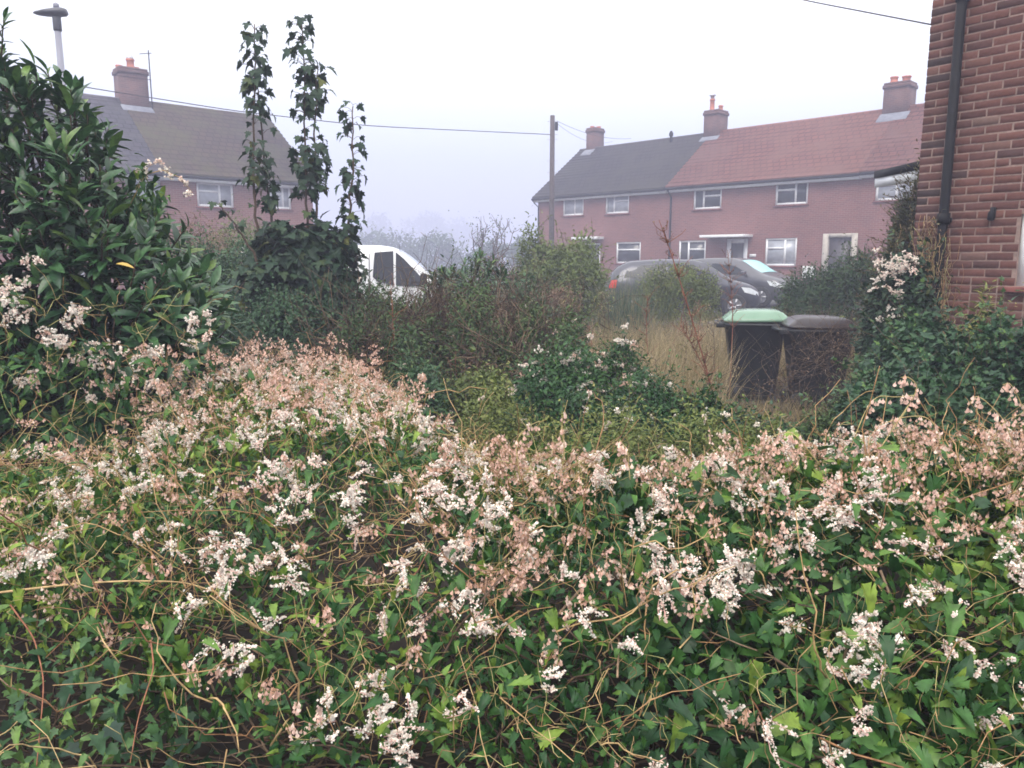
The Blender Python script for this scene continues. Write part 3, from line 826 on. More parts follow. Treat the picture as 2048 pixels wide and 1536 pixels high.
# ================================================================== street furniture
M['pole_wood'] = plain('weathered_pole', (0.075, 0.058, 0.055), 0.9, 0.35, 12, bump=0.3)
M['grey_paint'] = plain('grey_paint', (0.24, 0.24, 0.29), 0.5, 0.08)
M['lamp_grey'] = plain('lantern_grey', (0.06, 0.062, 0.075), 0.45, 0.15)
M['cable'] = plain('cable', (0.05, 0.045, 0.06), 0.7, 0.1)
pt = U(1105, 231, 35.0)
TP = thing('telegraph_pole', 'tall wooden telegraph pole standing in front of the terrace', 'pole', (pt[0], pt[1], .45))
a = Acc(); h = pt[2] - .45
a.tubes(np.array([[0, 0, -.3], [0.0, 0, h * .5], [0, 0, h]]), [.13, .115, .10], 14); a.build('pole', M['pole_wood'], TP, True)
a = Acc(); a.box(.11, .24, -.10, .1, h - .62, h - .28); a.build('junction_box', M['black_plastic'], TP, bevel=.02)
for i, z in enumerate([h - .25, h - .8, h - 1.0, h - 1.9, h - 2.4]):
    a = Acc(); a.tubes(np.array([[-.22, 0, z], [.22, 0, z + .01]]), .014, 6); a.build('step_bolt', M['metal'], TP)

lp_ = U(113, 33, 15.0)
LPt = thing('street_lamp', 'grey street lamp with flat dark lantern rising behind the laurel', 'street lamp', (lp_[0] - .02, lp_[1], .1))
a = Acc(); h = lp_[2] - .1
a.tubes(np.array([[0.03, 0, -.2], [.03, 0, 1.4], [.03, 0, 1.42], [0.02, 0, h - .25]]), [.085, .085, .07, .055], 14); a.build('pole', M['grey_paint'], LPt, True)
a = Acc(); a.lathe((.02, 0, h - .25), [(.065, 0), (.072, .01), (.072, .28), (.06, .30)], 14); a.build('collar', M['lamp_grey'], LPt, True)
a = Acc()
st = [(-.42, .03, -.012, .012), (-.36, .08, -.035, .03), (-.2, .13, -.055, .06), (0, .15, -.06, .085), (.12, .13, -.055, .09), (.17, .08, -.03, .07)]
V, q = [], []
for (x, w, z0, z1) in st:
    for an in np.arange(12) * math.pi / 6:
        c, s_ = math.cos(an), math.sin(an)
        V.append((x, w * c, (z1 if s_ > 0 else -z0) * s_ + .06 * 0))
for i in range(len(st) - 1):
    for j in range(12): q.append([i * 12 + j, i * 12 + (j + 1) % 12, i * 12 + 12 + (j + 1) % 12, i * 12 + 12 + j])
a.add(V, [np.array(q), np.array([list(range(12))[::-1], [60 + k for k in range(12)]])])
a.build('lantern', M['lamp_grey'], LPt, True, loc=(0.03, 0, h + .06))
a = Acc(); a.lathe((.03, 0, h + .14), [(.05, 0), (.05, .07), (.03, .09), (.0, .092)], 12); a.build('photocell', M['grey_paint'], LPt, True)

def cable(pts, label, r=.012, k=24, sag=0.0):
    P = np.array(pts, float)
    t = np.linspace(0, len(P) - 1, k)
    Q = np.stack([np.interp(t, np.arange(len(P)), P[:, i]) for i in range(3)], -1)
    for _ in range(6):
        Q[1:-1] = .5 * Q[1:-1] + .25 * (Q[2:] + Q[:-2])
    tt = np.linspace(0, 1, k); Q[:, 2] -= sag * 4 * tt * (1 - tt)
    a = Acc(); a.tubes(Q, r, 6)
    return tag(a.build('overhead_cable', M['cable'], None, True), label, 'cable')
cable([U(1100, 269, 34.9), U(735, 252, 30), U(470, 222, 27), U(130, 168, 24), U(-500, 40, 19)], 'long black wire sagging from the wooden pole to the far left', .016, 60)
cable([U(1114, 242, 34.9), U(1262, 277, 42.2)], 'upper thin wire from the wooden pole down to the dark roof', .009, 16, .25)
cable([U(1114, 247, 34.9), U(1225, 283, 43.0)], 'lower thin wire from the wooden pole down to the dark roof', .007, 16, .35)
cable([U(1872, 51, 7.98), U(1595, -2, 11.0), U(1000, -140, 20.0)], 'wire slanting from the near brick house corner up out of view', .008, 30)

# ================================================================== vehicles (x forward, y left, z up)
def paint(name, col, rough=0.35, metal=0.2):
    m, nt, b = mat_new(name)
    b.inputs["Base Color"].default_value = (*col, 1); b.inputs["Metallic"].default_value = metal
    b.inputs["Roughness"].default_value = rough; b.inputs["Coat Weight"].default_value = 0.6; b.inputs["Coat Roughness"].default_value = 0.12
    tc = nt.nodes.new("ShaderNodeTexCoord"); nz = nt.nodes.new("ShaderNodeTexNoise"); nz.inputs["Scale"].default_value = 60
    r = ramp(nt, [(rough - .08,) * 3, (rough + .15,) * 3])
    nt.links.new(tc.outputs["Object"], nz.inputs["Vector"]); nt.links.new(nz.outputs["Fac"], r.inputs[0]); nt.links.new(r.outputs[0], b.inputs["Roughness"])
    return m
M['van_white'] = paint('van_white', (0.72, 0.73, 0.75), .35, 0.0)
M['car_grey'] = paint('car_grey', (0.055, 0.056, 0.072), .35, .5)
M['car_dark'] = paint('car_dark', (0.075, 0.075, 0.085), .35, .5)
M['car_glass'] = plain('car_glass', (0.02, 0.022, 0.028), 0.08, 0.2)
M['car_glass'].node_tree.nodes["Principled BSDF"].inputs["Specular IOR Level"].default_value = .22
M['cyan_glass'] = plain('pale_blue_windscreen', (0.36, 0.66, 0.69), 0.25, 0.06, 2.0)  # opaque pale blue colour over the whole screen
M['screen_glass'] = plain('pale_screen_grey', (0.40, 0.45, 0.52), 0.2, 0.08, 2.0)  # opaque pale grey colour over the whole screen
M['rubber'] = plain('rubber', (0.02, 0.02, 0.02), 0.8, 0.2)
M['alloy'] = plain('alloy', (0.35, 0.35, 0.37), 0.35, 0.1, metal=0.8)
M['headlight'] = plain('headlamp_lens', (0.72, 0.75, 0.78), 0.08, 0.12, 9)
M['red_lens'] = plain('red_lens', (0.65, 0.03, 0.03), 0.2, 0.15, 20)

class Body:
    def __init__(s, st):
        """st rows: x, z bottom, z belt, z roof, half width, half width at the roof"""
        s.st = np.array(st, float)
        xs = np.linspace(s.st[0, 0], s.st[-1, 0], 72)
        T = np.stack([np.interp(xs, s.st[:, 0], s.st[:, i]) for i in range(6)], 1)
        for _ in range(3):
            T[1:-1, 1:] = .25 * T[:-2, 1:] + .5 * T[1:-1, 1:] + .25 * T[2:, 1:]
        s.T = T
    def row(s, x):
        return [np.interp(x, s.T[:, 0], s.T[:, i]) for i in range(6)]
    def side(s, x, z):
        _, zb, zl, zr, w, wr = s.row(x)
        top = zb + .8 * (zr - zb)
        if z <= zl: return w * (1 - .06 * ((zl - z) / max(.1, zl - zb)) ** 2)
        return w + (wr - w) * min(1, (z - zl) / max(.05, zr - .05 - zl))
    def build(s, parent, mat):
        V = []
        for x, zb, zl, zr, w, wr in s.T:
            h = zl - zb
            half = [(0, zb), (w * .86, zb), (w * .95, zb + .1 * h), (w * 1.0, zb + .45 * h), (w * .995, zb + .8 * h), (w * .97, zl)]
            g = zr - zl
            half += [(wr + (w * .97 - wr) * .4, zl + .6 * g), (wr, zl + .93 * g), (wr * .88, zl + .985 * g), (wr * .5, zr), (0, zr + .012)]
            V.append([(x, y, z) for y, z in half] + [(x, -y, z) for y, z in half[-2:0:-1]])
        V = np.array(V); k = V.shape[1]; n = len(V)
        i = np.arange(n - 1)[:, None] * k; j = np.arange(k)[None]; j2 = (j + 1) % k
        a = Acc()
        a.add(V.reshape(-1, 3), [np.stack([i + j, i + k + j, i + k + j2, i + j2], -1).reshape(-1, 4),
                                 np.stack([np.arange(k), (np.arange(k) + (n - 1) * k)[::-1]])])
        return a.build('body', M[mat], parent, True)
    def panel(s, parent, name, outline, mat, sgn, off=.006):
        """flat panel following the side of the body"""
        o = np.array(outline, float)
        # densify
        P = []
        for p, q in zip(o, np.roll(o, -1, 0)):
            for t in np.linspace(0, 1, 5)[:-1]: P.append(p + (q - p) * t)
        P = np.array(P); c = P.mean(0)
        rings = [P, c + (P - c) * .5]
        V = [(x, sgn * (s.side(x, z) + off), z) for r in rings for x, z in r] + [(c[0], sgn * (s.side(*c) + off), c[1])]
        n = len(P); i = np.arange(n); j = (i + 1) % n
        a = Acc(); a.add(V, [np.stack([i, j, j + n, i + n], -1), np.stack([i + n, j + n, np.full(n, 2 * n)], -1)])
        # give it an edge so that it is not a bare sheet
        Vb = [(x, sgn * (s.side(x, z) - .012), z) for x, z in P]
        a.add(list(V[:n]) + Vb, [np.stack([j, i, i + n, j + n], -1)])
        return a.build(name, M[mat], parent)
    def top(s, parent, name, x0, x1, mat, inset=.9, off=.012):
        a = Acc(); V = []; nx = 8
        for x in np.linspace(x0, x1, nx):
            _, zb, zl, zr, w, wr = s.row(x)
            for f in np.linspace(-1, 1, 9): V.append((x, f * wr * inset, zr - .028 * f * f + off + .008))
        i = np.arange(nx - 1)[:, None] * 9; j = np.arange(8)[None]
        a.add(V, [np.stack([i + j, i + 9 + j, i + 10 + j, i + j + 1], -1).reshape(-1, 4)])
        return a.build(name, M[mat], parent, True)

def wheels(parent, xs, hw, r):
    for x in xs:
        for sg in (-1, 1):
            a = Acc(); pr = [(r * .6, -.09), (r * .92, -.1), (r, -.07), (r, .07), (r * .92, .1), (r * .6, .09)]
            an = np.arange(24) * math.pi / 12
            V = [(rr * math.cos(t), d, rr * math.sin(t)) for rr, d in pr for t in an]
            i = np.arange(5)[:, None] * 24; j = np.arange(24)[None]; j2 = (j + 1) % 24
            a.add(V, [np.stack([i + j, i + j2, i + 24 + j2, i + 24 + j], -1).reshape(-1, 4)])
            w = a.build('wheel', M['rubber'], parent, True, loc=(x, sg * (hw - .08), r))
            b = Acc()
            V = [(0, sg * .06, 0)] + [(r * .62 * math.cos(t), sg * .085, r * .62 * math.sin(t)) for t in an]
            b.add(V, [np.stack([np.zeros(24, int), 1 + np.arange(24), 1 + (np.arange(24) + 1) % 24], -1)])
            for t in np.arange(5) * 2 * math.pi / 5:
                b.tubes(np.array([[0, sg * .095, 0], [r * .6 * math.cos(t), sg * .1, r * .6 * math.sin(t)]]), .035, 5)
            b.build('rim', M['alloy'], w)

# ---- white panel van
pn = U(880, 590, 17.0)
VAN = thing('panel_van', 'white panel van parked behind the sycamore saplings, facing right', 'van', (pn[0] - 2.05, 17.6, float(ground_z(0, 17.3)) + .02), R(4))
vb = Body([(-2.42, .42, 1.0, 1.86, .86, .78), (-2.36, .30, 1.05, 1.95, .93, .80), (-1.0, .26, 1.08, 1.985, .95, .81), (.7, .26, 1.10, 1.975, .95, .80), (1.0, .26, 1.10, 1.93, .95, .78),
           (1.25, .26, 1.09, 1.80, .95, .76), (1.62, .26, 1.07, 1.50, .94, .76), (1.90, .27, 1.04, 1.26, .92, .78), (2.15, .28, .98, 1.12, .88, .74), (2.36, .30, .85, .95, .78, .62), (2.43, .42, .66, .72, .62, .45)])
vb.build(VAN, 'van_white')
for sg in (-1, 1):
    vb.panel(VAN, 'side_window', [(.62, 1.82), (.58, 1.30), (.70, 1.20), (1.02, 1.13), (1.02, 1.85)], 'car_glass', sg)
    vb.panel(VAN, 'quarter_window', [(1.07, 1.83), (1.07, 1.125), (1.62, 1.10), (1.67, 1.16), (1.64, 1.26), (1.25, 1.68)], 'car_glass', sg)
    a = Acc(); a.box(1.60, 1.74, sg * 1.09 - .1, sg * 1.09 + .1, 1.10, 1.38); mi = a.build('wing_mirror', M['black_plastic'], VAN, bevel=.035)
    a = Acc(); a.box(1.64, 1.70, sg * .97 - .06, sg * .97 + .06, 1.15, 1.22); a.build('mirror_arm', M['black_plastic'], mi)
    vb.panel(VAN, 'headlight', [(2.05, .98), (2.1, .80), (2.34, .74), (2.28, .90)], 'headlight', sg)
    vb.panel(VAN, 'door_seam', [(.50, 1.80), (.50, .5), (.515, .5), (.515, 1.80)], 'rubber', sg, .003)
    vb.panel(VAN, 'side_moulding', [(-1.9, .78), (-1.9, .66), (1.7, .66), (1.7, .78)], 'black_plastic', sg, .01)
vb.top(VAN, 'windscreen', 1.12, 1.85, 'screen_glass', .86)
wheels(VAN, (-1.5, 1.6), .95, .33)
a = Acc(); a.box(-2.46, -2.3, -.85, .85, .3, .48); a.build('bumper', M['black_plastic'], VAN, bevel=.04)
a = Acc(); a.box(2.3, 2.47, -.7, .7, .3, .46); a.build('bumper', M['black_plastic'], VAN, bevel=.04)

def hatchback(label, loc, rot, mat, screen, group, H=1.0):
    t = thing('parked_car', label, 'car', loc, rot, group)
    S = [(-2.05, .36, .80, .90, .66, .5), (-1.98, .28, .92, 1.12, .80, .58), (-1.80, .24, .96, 1.38, .86, .60), (-1.45, .22, .97, 1.53, .875, .62), (-.6, .2, .97, 1.58, .88, .63), (.25, .2, .96, 1.57, .88, .62),
         (.60, .2, .95, 1.48, .88, .61), (1.0, .2, .93, 1.20, .875, .64), (1.30, .21, .91, .985, .865, .70), (1.75, .23, .82, .88, .82, .62), (2.0, .27, .66, .74, .68, .46), (2.08, .36, .55, .6, .5, .3)]
    b = Body([(x, zb, zl, zr * (1 if zr < 1.15 else H), w, wr) for x, zb, zl, zr, w, wr in S])
    b.build(t, mat)
    for sg in (-1, 1):
        b.panel(t, 'side_window', [(-.42, 1.45 * H), (-.42, 1.0), (.80, .985), (.78, 1.1), (.38, 1.42 * H)], 'car_glass', sg)
        b.panel(t, 'rear_window', [(-1.5, 1.40 * H), (-1.62, 1.06), (-.50, 1.0), (-.50, 1.46 * H)], 'car_glass', sg)
        b.panel(t, 'headlight', [(1.48, .80), (1.58, .66), (1.98, .56), (1.96, .66), (1.72, .78)], 'headlight', sg)
        b.panel(t, 'tail_light', [(-2.0, .98), (-2.02, .76), (-1.84, .76), (-1.80, .98)], 'red_lens', sg)
        a = Acc(); a.box(.72, .84, sg * .98 - .09, sg * .98 + .09, .95, 1.09); a.build('wing_mirror', M[mat], t, bevel=.03)
        for xx in (-.46, .55):
            b.panel(t, 'door_seam', [(xx, .95), (xx, .35), (xx + .012, .35), (xx + .012, .95)], 'rubber', sg, .003)
    b.top(t, 'windscreen', .52, 1.18, screen, .93)
    b.top(t, 'rear_screen', -1.92, -1.56, 'car_glass', .88)
    wheels(t, (-1.28, 1.32), .88, .31)
    return t
CG = 'cars parked in front of the terrace'
c1 = U(1363, 560, 21.8)
hatchback('silver grey family car parked nearest the dry grass, side on', (c1[0], c1[1], float(ground_z(0, 21.8)) + .06), R(-6), 'car_grey', 'screen_glass', CG, .97)
c2 = U(1468, 560, 25.2)
hatchback('darker car behind the silver grey one, with pale blue windscreen', (c2[0], c2[1], float(ground_z(0, 25)) + .05), R(-42), 'car_dark', 'cyan_glass', CG, .94)

# ---- wheelie bins (x towards the front of the lid, back and handle at -x)
M['bin_body'] = plain('bin_plastic', (0.010, 0.012, 0.016), 0.5, 0.25, 8, bump=0.05)
M['bin_green'] = plain('bin_lid_green', (0.16, 0.28, 0.20), 0.22, 0.12, 4, col2=(0.21, 0.34, 0.25))
M['bin_maroon'] = plain('bin_lid_dark', (0.016, 0.009, 0.012), 0.3, 0.3, 4)
def rrect(cx, hx, hy, r, z, n=5):
    P = []
    for sx_, sy_, a0 in ((1, 1, 0), (-1, 1, 90), (-1, -1, 180), (1, -1, 270)):
        for k in range(n):
            t = R(a0 + 90 * k / (n - 1))
            P.append((cx + sx_ * (hx - r) + r * math.cos(t), sy_ * (hy - r) + r * math.sin(t), z))
    return P
def loft(rows, cap=(True, True)):
    a = Acc(); k = len(rows[0]); n = len(rows)
    i = np.arange(n - 1)[:, None] * k; j = np.arange(k)[None]; j2 = (j + 1) % k
    F = [np.stack([i + j, i + j2, i + k + j2, i + k + j], -1).reshape(-1, 4)]
    if cap[0]: F.append(np.arange(k)[::-1][None])
    if cap[1]: F.append((np.arange(k) + (n - 1) * k)[None])
    a.add(np.array(rows).reshape(-1, 3), F); return a
def wheelie_bin(label, loc, rot, lid, tilt=0.0):
    t = thing('wheelie_bin', label, 'bin', loc, rot, 'wheelie bins in the dry grass')
    b = loft([rrect(.02, .24, .22, .05, .06), rrect(.02, .25, .225, .05, .10), rrect(.0, .335, .265, .06, .85), rrect(.0, .345, .275, .06, .855),
              rrect(.0, .345, .275, .06, .89), rrect(.0, .365, .29, .06, .895), rrect(.0, .365, .29, .06, .93)])
    b.build('body', M['bin_body'], t)
    a = Acc(); a.tubes(np.array([[-.45, -.24, .91], [-.45, .24, .91]]), .018, 8)
    a.box(-.46, -.36, -.25, -.20, .875, .93); a.box(-.46, -.36, .20, .25, .875, .93); a.box(-.46, -.36, -.03, .03, .885, .925); a.build('handle', M['bin_body'], t, bevel=.008)
    rows = []
    for f, z in ((1.0, .935), (1.02, .95), (1.02, .965), (.985, .978), (.96, .985), (.80, 1.035), (.62, 1.058), (.3, 1.064)):
        rr = rrect(.01 + (1 - f) * .03, .375 * f, .298 * f, .06 * f, z)
        rows.append([(x, y, zz + (.018 * (1 - abs(x) / .4) if zz > 1.03 else 0)) for x, y, zz in rr])
    l = loft(rows).build('lid', M[lid], t, True)
    l.data.shade_smooth()
    l.location = (-.38, 0, .94); l.rotation_euler = (0, -tilt, 0)
    for v in l.data.vertices: v.co.x += .38; v.co.z -= .94
    for sg in (-1, 1):
        a = Acc(); an = np.arange(16) * math.pi / 8
        V = [(.1 * math.cos(q), sg * d, .1 * math.sin(q)) for d in (.225, .285) for q in an]
        i = np.arange(16); j = (i + 1) % 16
        a.add(V, [np.stack([i, j, j + 16, i + 16], -1), np.stack([i[::-1], i + 16])]); a.build('wheel', M['rubber'], t, loc=(-.22, 0, .1))
    return t
bp = U(1508, 650, 9.5)
wheelie_bin('black wheelie bin with pale green lid, left of the dark lidded bin', (bp[0], bp[1], .02), R(-12), 'bin_green', R(1.5))
bp = U(1634, 655, 8.9)
wheelie_bin('wheelie bin with wet dark lid, right of the green lidded bin and overgrown', (bp[0], bp[1], .0), R(-8), 'bin_maroon', R(-1))

# ================================================================== haze
M['haze'] = bpy.data.materials.new('haze'); M['haze'].use_nodes = True
hn = M['haze'].node_tree; hn.nodes.remove(hn.nodes["Principled BSDF"])
pv = hn.nodes.new("ShaderNodeVolumePrincipled")
pv.inputs["Color"].default_value = (0.63, 0.66, 0.86, 1); pv.inputs["Density"].default_value = 0.0072; pv.inputs["Anisotropy"].default_value = 0.0
hn.links.new(pv.outputs[0], hn.nodes["Material Output"].inputs["Volume"])
a = Acc(); a.box(-255, 255, -45, 625, -1.2, 32); tag(a.build('haze', M['haze']), kind='stuff')

# ================================================================== planting, far to near
def lin(pts):
    p = np.array(pts, float); return lambda x: np.interp(x, p[:, 0], p[:, 1])

# ---- far trees fading into the mist
def far_tree(label, x, y, Y, rx, ry, group):
    p = U(x, y, Y); k = Y / F_PX
    gz = .45
    t = thing('broadleaf_tree', label, 'tree', (p[0], p[1], gz), 0, group)
    bl = [(p[0] + rng.normal(0, .4) * rx * k, p[1] + rng.normal(0, 1.0), p[2] + rng.normal(0, .3) * ry * k, rx * k * .55, rx * k * .5, ry * k * .55) for _ in range(7)]
    P, out = ell_points(bl, 1800, .6, .3)
    a = Acc(); scatter(a, BITS, P - [p[0], p[1], gz], out, 1.4 * rng.uniform(.5, 1.3, 1800), rng.random(1800), 1.2, .2); a.build('crown', M['hedge'], t)
    s_ = Acc(); s_.tubes(np.array([[0, 0, -.2], [.1, 0, (p[2] - gz) * .6], [0, 0, p[2] - gz]]), [.28, .2, .08], 8); 
    f = np.tile([[0, 0, (p[2] - gz) * .5]], (6, 1)); e_, _ = ell_points(bl, 6, .4); s_.tubes(arcs(f, e_ - [p[0], p[1], gz], 6, .1), np.linspace(.1, .03, 6), 5)
    s_.build('trunk', M['bark'], t, True)
FT = 'trees fading into the mist'
far_tree('round tree almost lost in the mist, left of the gap between houses', 850, 470, 330, 52, 46, FT)
far_tree('faint smaller tree in the mist, right of the rounder one', 925, 478, 350, 44, 44, FT)
far_tree('faint low tree in the mist just right of the brown roofed house', 735, 478, 300, 40, 48, FT)

HG = 'misty shrubs beyond the parked van'
bush('shrub', 'misty grey green shrub above the nose of the white van', 'shrub', [pblob(775, 520, 105, 70, 46), pblob(740, 500, 108, 40, 34), pblob(815, 530, 104, 50, 36)], 3500, BITS, .42, 'hedge', HG, 20, .02)
bush('shrub', 'misty rounded shrub right of the white van', 'shrub', [pblob(870, 525, 96, 55, 46), pblob(905, 535, 96, 36, 36)], 3000, BITS, .38, 'hedge', HG, 20, .02)
bush('shrub', 'misty dome shaped shrub left of the terrace wall', 'shrub', [pblob(1000, 525, 80, 62, 36), pblob(960, 535, 80, 40, 28), pblob(1050, 515, 80, 36, 34)], 3500, BITS, .32, 'hedge', HG, 20, .02)
# bare twiggy tree
tb = U(975, 540, 38); tz = float(ground_z(0, 38))
BT = thing('bare_tree', 'small nearly leafless tree in the mist left of the terrace', 'tree', (tb[0], tb[1], tz))
a = Acc()
for (px, py) in [(945, 455), (960, 440), (975, 448), (985, 452), (1003, 430), (1010, 460), (1030, 455), (955, 470), (995, 465), (968, 460), (1018, 442)]:
    e_ = U(px, py, 38 + rng.normal(0, .6)) - [tb[0], tb[1], tz]
    P = arcs(np.array([[0, 0, .0]]), e_[None], 8, .08, .03); a.tubes(P, np.linspace(.05, .010, 8), 5, .4)
    for q in range(7):
        st_ = P[0, rng.integers(3, 7)]; a.tubes(arcs(st_[None], (st_ + rdir(1)[0] * .5 + [0, 0, .35])[None], 5, .1), np.linspace(.018, .007, 5), 4, .4)
a.build('branches', M['twig'], BT, True)
a = Acc(); P = U(rng.normal(985, 26, 160), rng.normal(458, 14, 160), 38) - [tb[0], tb[1], tz]
a.inst(BITS, P, frames(rdir(160), rdir(160)), .09 * np.ones(160), rng.random(160)); a.build('leaves', M['hedge'], BT)

# ---- shrubs in front of the left pair of houses
bush('shrub', 'light green feathery shrub below the brown roofed house', 'shrub', [pblob(500, 490, 15, 70, 52), pblob(560, 500, 15, 50, 45), pblob(450, 520, 14, 50, 50)], 6000, OVAL, .05, 'olive', None, 30, .008, tint=(0, .55))
bush('shrub', 'dull tan dying shrub between the laurel and the saplings', 'shrub', [pblob(395, 500, 13, 50, 45), pblob(440, 490, 13.5, 40, 40), pblob(360, 520, 12, 50, 40)], 4500, OVAL, .04, 'dead', None, 60, .006, tint=(.3, 1))
bush('shrub', 'grey green tangled shrub right of the laurel and left of the saplings', 'shrub', [pblob(420, 560, 9, 70, 70), pblob(480, 560, 9.5, 60, 80), pblob(380, 610, 8, 50, 60)], 9000, OVAL, .045, 'bramble', None, 50, .006)
bush('bramble', 'dark brambles and dead twigs at the foot of the saplings', 'bramble', [pblob(540, 660, 7, 110, 60), pblob(430, 660, 6.2, 60, 60), pblob(650, 650, 7.2, 80, 60)], 9000, OVAL, .04, 'bramble', None, 120, .005, tint=(0, .5))

# ---- van side planting
bush('bramble', 'leafy green brambles in front of the white van', 'bramble', [pblob(760, 645, 9, 70, 42), pblob(850, 650, 9.2, 70, 44), pblob(725, 640, 9, 40, 40), pblob(700, 670, 8, 60, 45)], 9000, OVAL, .05, 'bramble', None, 80, .006)
def laurel_shoots(base, tipdir, length, nl, lsize, leaves, stems, off):
    """whorled shoots of strap leaves"""
    N = len(base)
    tip = base + tipdir * length[:, None]
    P = arcs(base, tip, 5, .06, .01)
    stems.tubes(P - off, np.linspace(.006, .003, 5), 4, rng.random(N) * .5)
    for k in range(nl):
        f = .15 + .87 * (k / (nl - 1))
        ang = k * 2.4 + rng.uniform(0, 6.28, N)
        side_ = norm(np.cross(tipdir, rdir(N)))
        sd = norm(side_ * np.cos(ang)[:, None] + np.cross(tipdir, side_) * np.sin(ang)[:, None])
        at = base + tipdir * (length * f)[:, None]
        d = norm(sd * (1.15 - .75 * f) + tipdir * (.35 + .75 * f) + rng.normal(0, .16, (N, 3)))
        nrm = norm(tipdir * (1.1 - .4 * f) - sd * .5 + np.array([0, 0, .5]))
        keep = rng.random(N) < .93
        leaves.inst(LAUREL, (at - off)[keep], frames(d, nrm)[keep], (lsize * rng.uniform(.5, 1.2, N) * (1.05 - .25 * f))[keep],
                    np.clip(.2 + .42 * f + rng.normal(0, .18, N), 0, 1)[keep])
# small laurel in the middle
sb = U(930, 640, 8.6); off = np.array([sb[0], sb[1], 0.0])
SL = thing('laurel_bush', 'small dark laurel in front of the misty shrubs, right of the van', 'laurel', tuple(off))
La, Sa = Acc(), Acc()
px = rng.uniform(862, 1000, 150); top = lin([(862, 580), (880, 550), (915, 545), (935, 530), (955, 520), (975, 530), (1000, 545)])(px)
py = top + rng.random(150) ** 1.3 * (640 - top) + 18
B_ = U(px, py, 8.6 + rng.normal(0, .25, 150))
laurel_shoots(B_, norm(np.stack([(px - 930) / 110, rng.normal(-.15, .3, 150), .95 + 0 * px], -1)), rng.uniform(.10, .2, 150), 10, .115, La, Sa, off)
Sa.tubes(arcs(np.tile(off, (25, 1)) + rng.normal(0, .08, (25, 3)) * [1, 1, 0], B_[:25], 6, .08) - off, np.linspace(.012, .006, 6), 5, .2)
La.build('leaves', M['laurel'], SL); Sa.build('stems', M['twig'], SL, True)

bush('bramble', 'reddish brown dead bracken patch behind the small laurel', 'bracken', [pblob(1030, 600, 12.5, 80, 52), pblob(1110, 620, 12, 60, 42), pblob(1000, 570, 14, 60, 30)], 7000, OVAL, .05, 'dead', None, 160, .006, tint=(.05, .8))
bush('shrub', 'bright green rounded bush in front of the dark roofed house', 'shrub', [pblob(1110, 530, 15, 65, 50), pblob(1070, 525, 15, 36, 36), pblob(1150, 545, 14.5, 45, 46), pblob(1090, 560, 14, 60, 45), pblob(1165, 580, 13.5, 50, 45)], 9000, OVAL, .075, 'olive', None, 40, .01, tint=(0, .5), lump=.4)
bush('shrub', 'yellow green clipped bush in front of the silver grey car', 'shrub', [pblob(1365, 586, 15, 56, 46), pblob(1410, 598, 15, 28, 42), pblob(1310, 592, 15, 38, 42)], 11000, OVAL, .045, 'olive', None, 40, .008, tint=(.1, .7), shell=.4)
bush('hedge', 'dark low hedge to the left of the near house', 'hedge', [pblob(1640, 585, 13, 70, 48), pblob(1700, 570, 12.5, 60, 55), pblob(1600, 605, 13, 45, 36), pblob(1740, 590, 12, 50, 60)], 12000, OVAL, .05, 'hedge', None, 70, .008, tint=(0, .6))
bush('conifer_shrub', 'tapering brownish green conifer against the corner of the near house', 'conifer', [pblob(1825, 480, 8.9, 42, 90), pblob(1812, 540, 8.9, 50, 80), pblob(1842, 430, 8.9, 30, 56), pblob(1812, 610, 8.8, 60, 90)], 20000, LANCE, .05, 'conifer', None, 30, .01, tint=(0, .85), shell=.4, lump=.15, spread=.6, down=-.5, freq=5)

# rushes
def blades(name, label, cat, base, h, lean, mat, w=.006, kind=None, k=4, tintr=(0, 1)):
    N = len(base)
    d = norm(np.stack([rng.normal(0, lean, N), rng.normal(0, lean, N), np.ones(N)], -1))
    bend = rdir(N) * [1, 1, 0] * (h * lean)[:, None]
    t = np.linspace(0, 1, k)
    P = base[:, None] + d[:, None] * (h[:, None] * t)[..., None] + bend[:, None] * (t ** 2)[None, :, None]
    sd = norm(np.cross(d, rdir(N)))
    wd = w * (1 - t * .92)
    V = np.stack([P - sd[:, None] * wd[None, :, None], P + sd[:, None] * wd[None, :, None]], 2).reshape(-1, 3)
    i = np.arange(k - 1) * 2; q = np.stack([i, i + 1, i + 3, i + 2], -1)
    F = (q[None] + (np.arange(N) * 2 * k)[:, None, None]).reshape(-1, 4)
    a = Acc(); o = base.mean(0) * [1, 1, 0]
    a.add(V - o, [F], np.repeat(rng.uniform(*tintr, N), 2 * k))
    return tag(a.build(name, M[mat], None, loc=tuple(o)), label, cat, None, kind)
N = 900
b_ = U(1245, 640, 13) ; base = np.stack([b_[0] + rng.normal(0, .22, N), b_[1] + rng.normal(0, .22, N), np.zeros(N)], -1)
blades('rush_clump', 'upright blue green rush clump behind the dry grass, left of the yellow green bush', 'rushes', base, rng.uniform(.9, 1.6, N), .16, 'rush', .007)

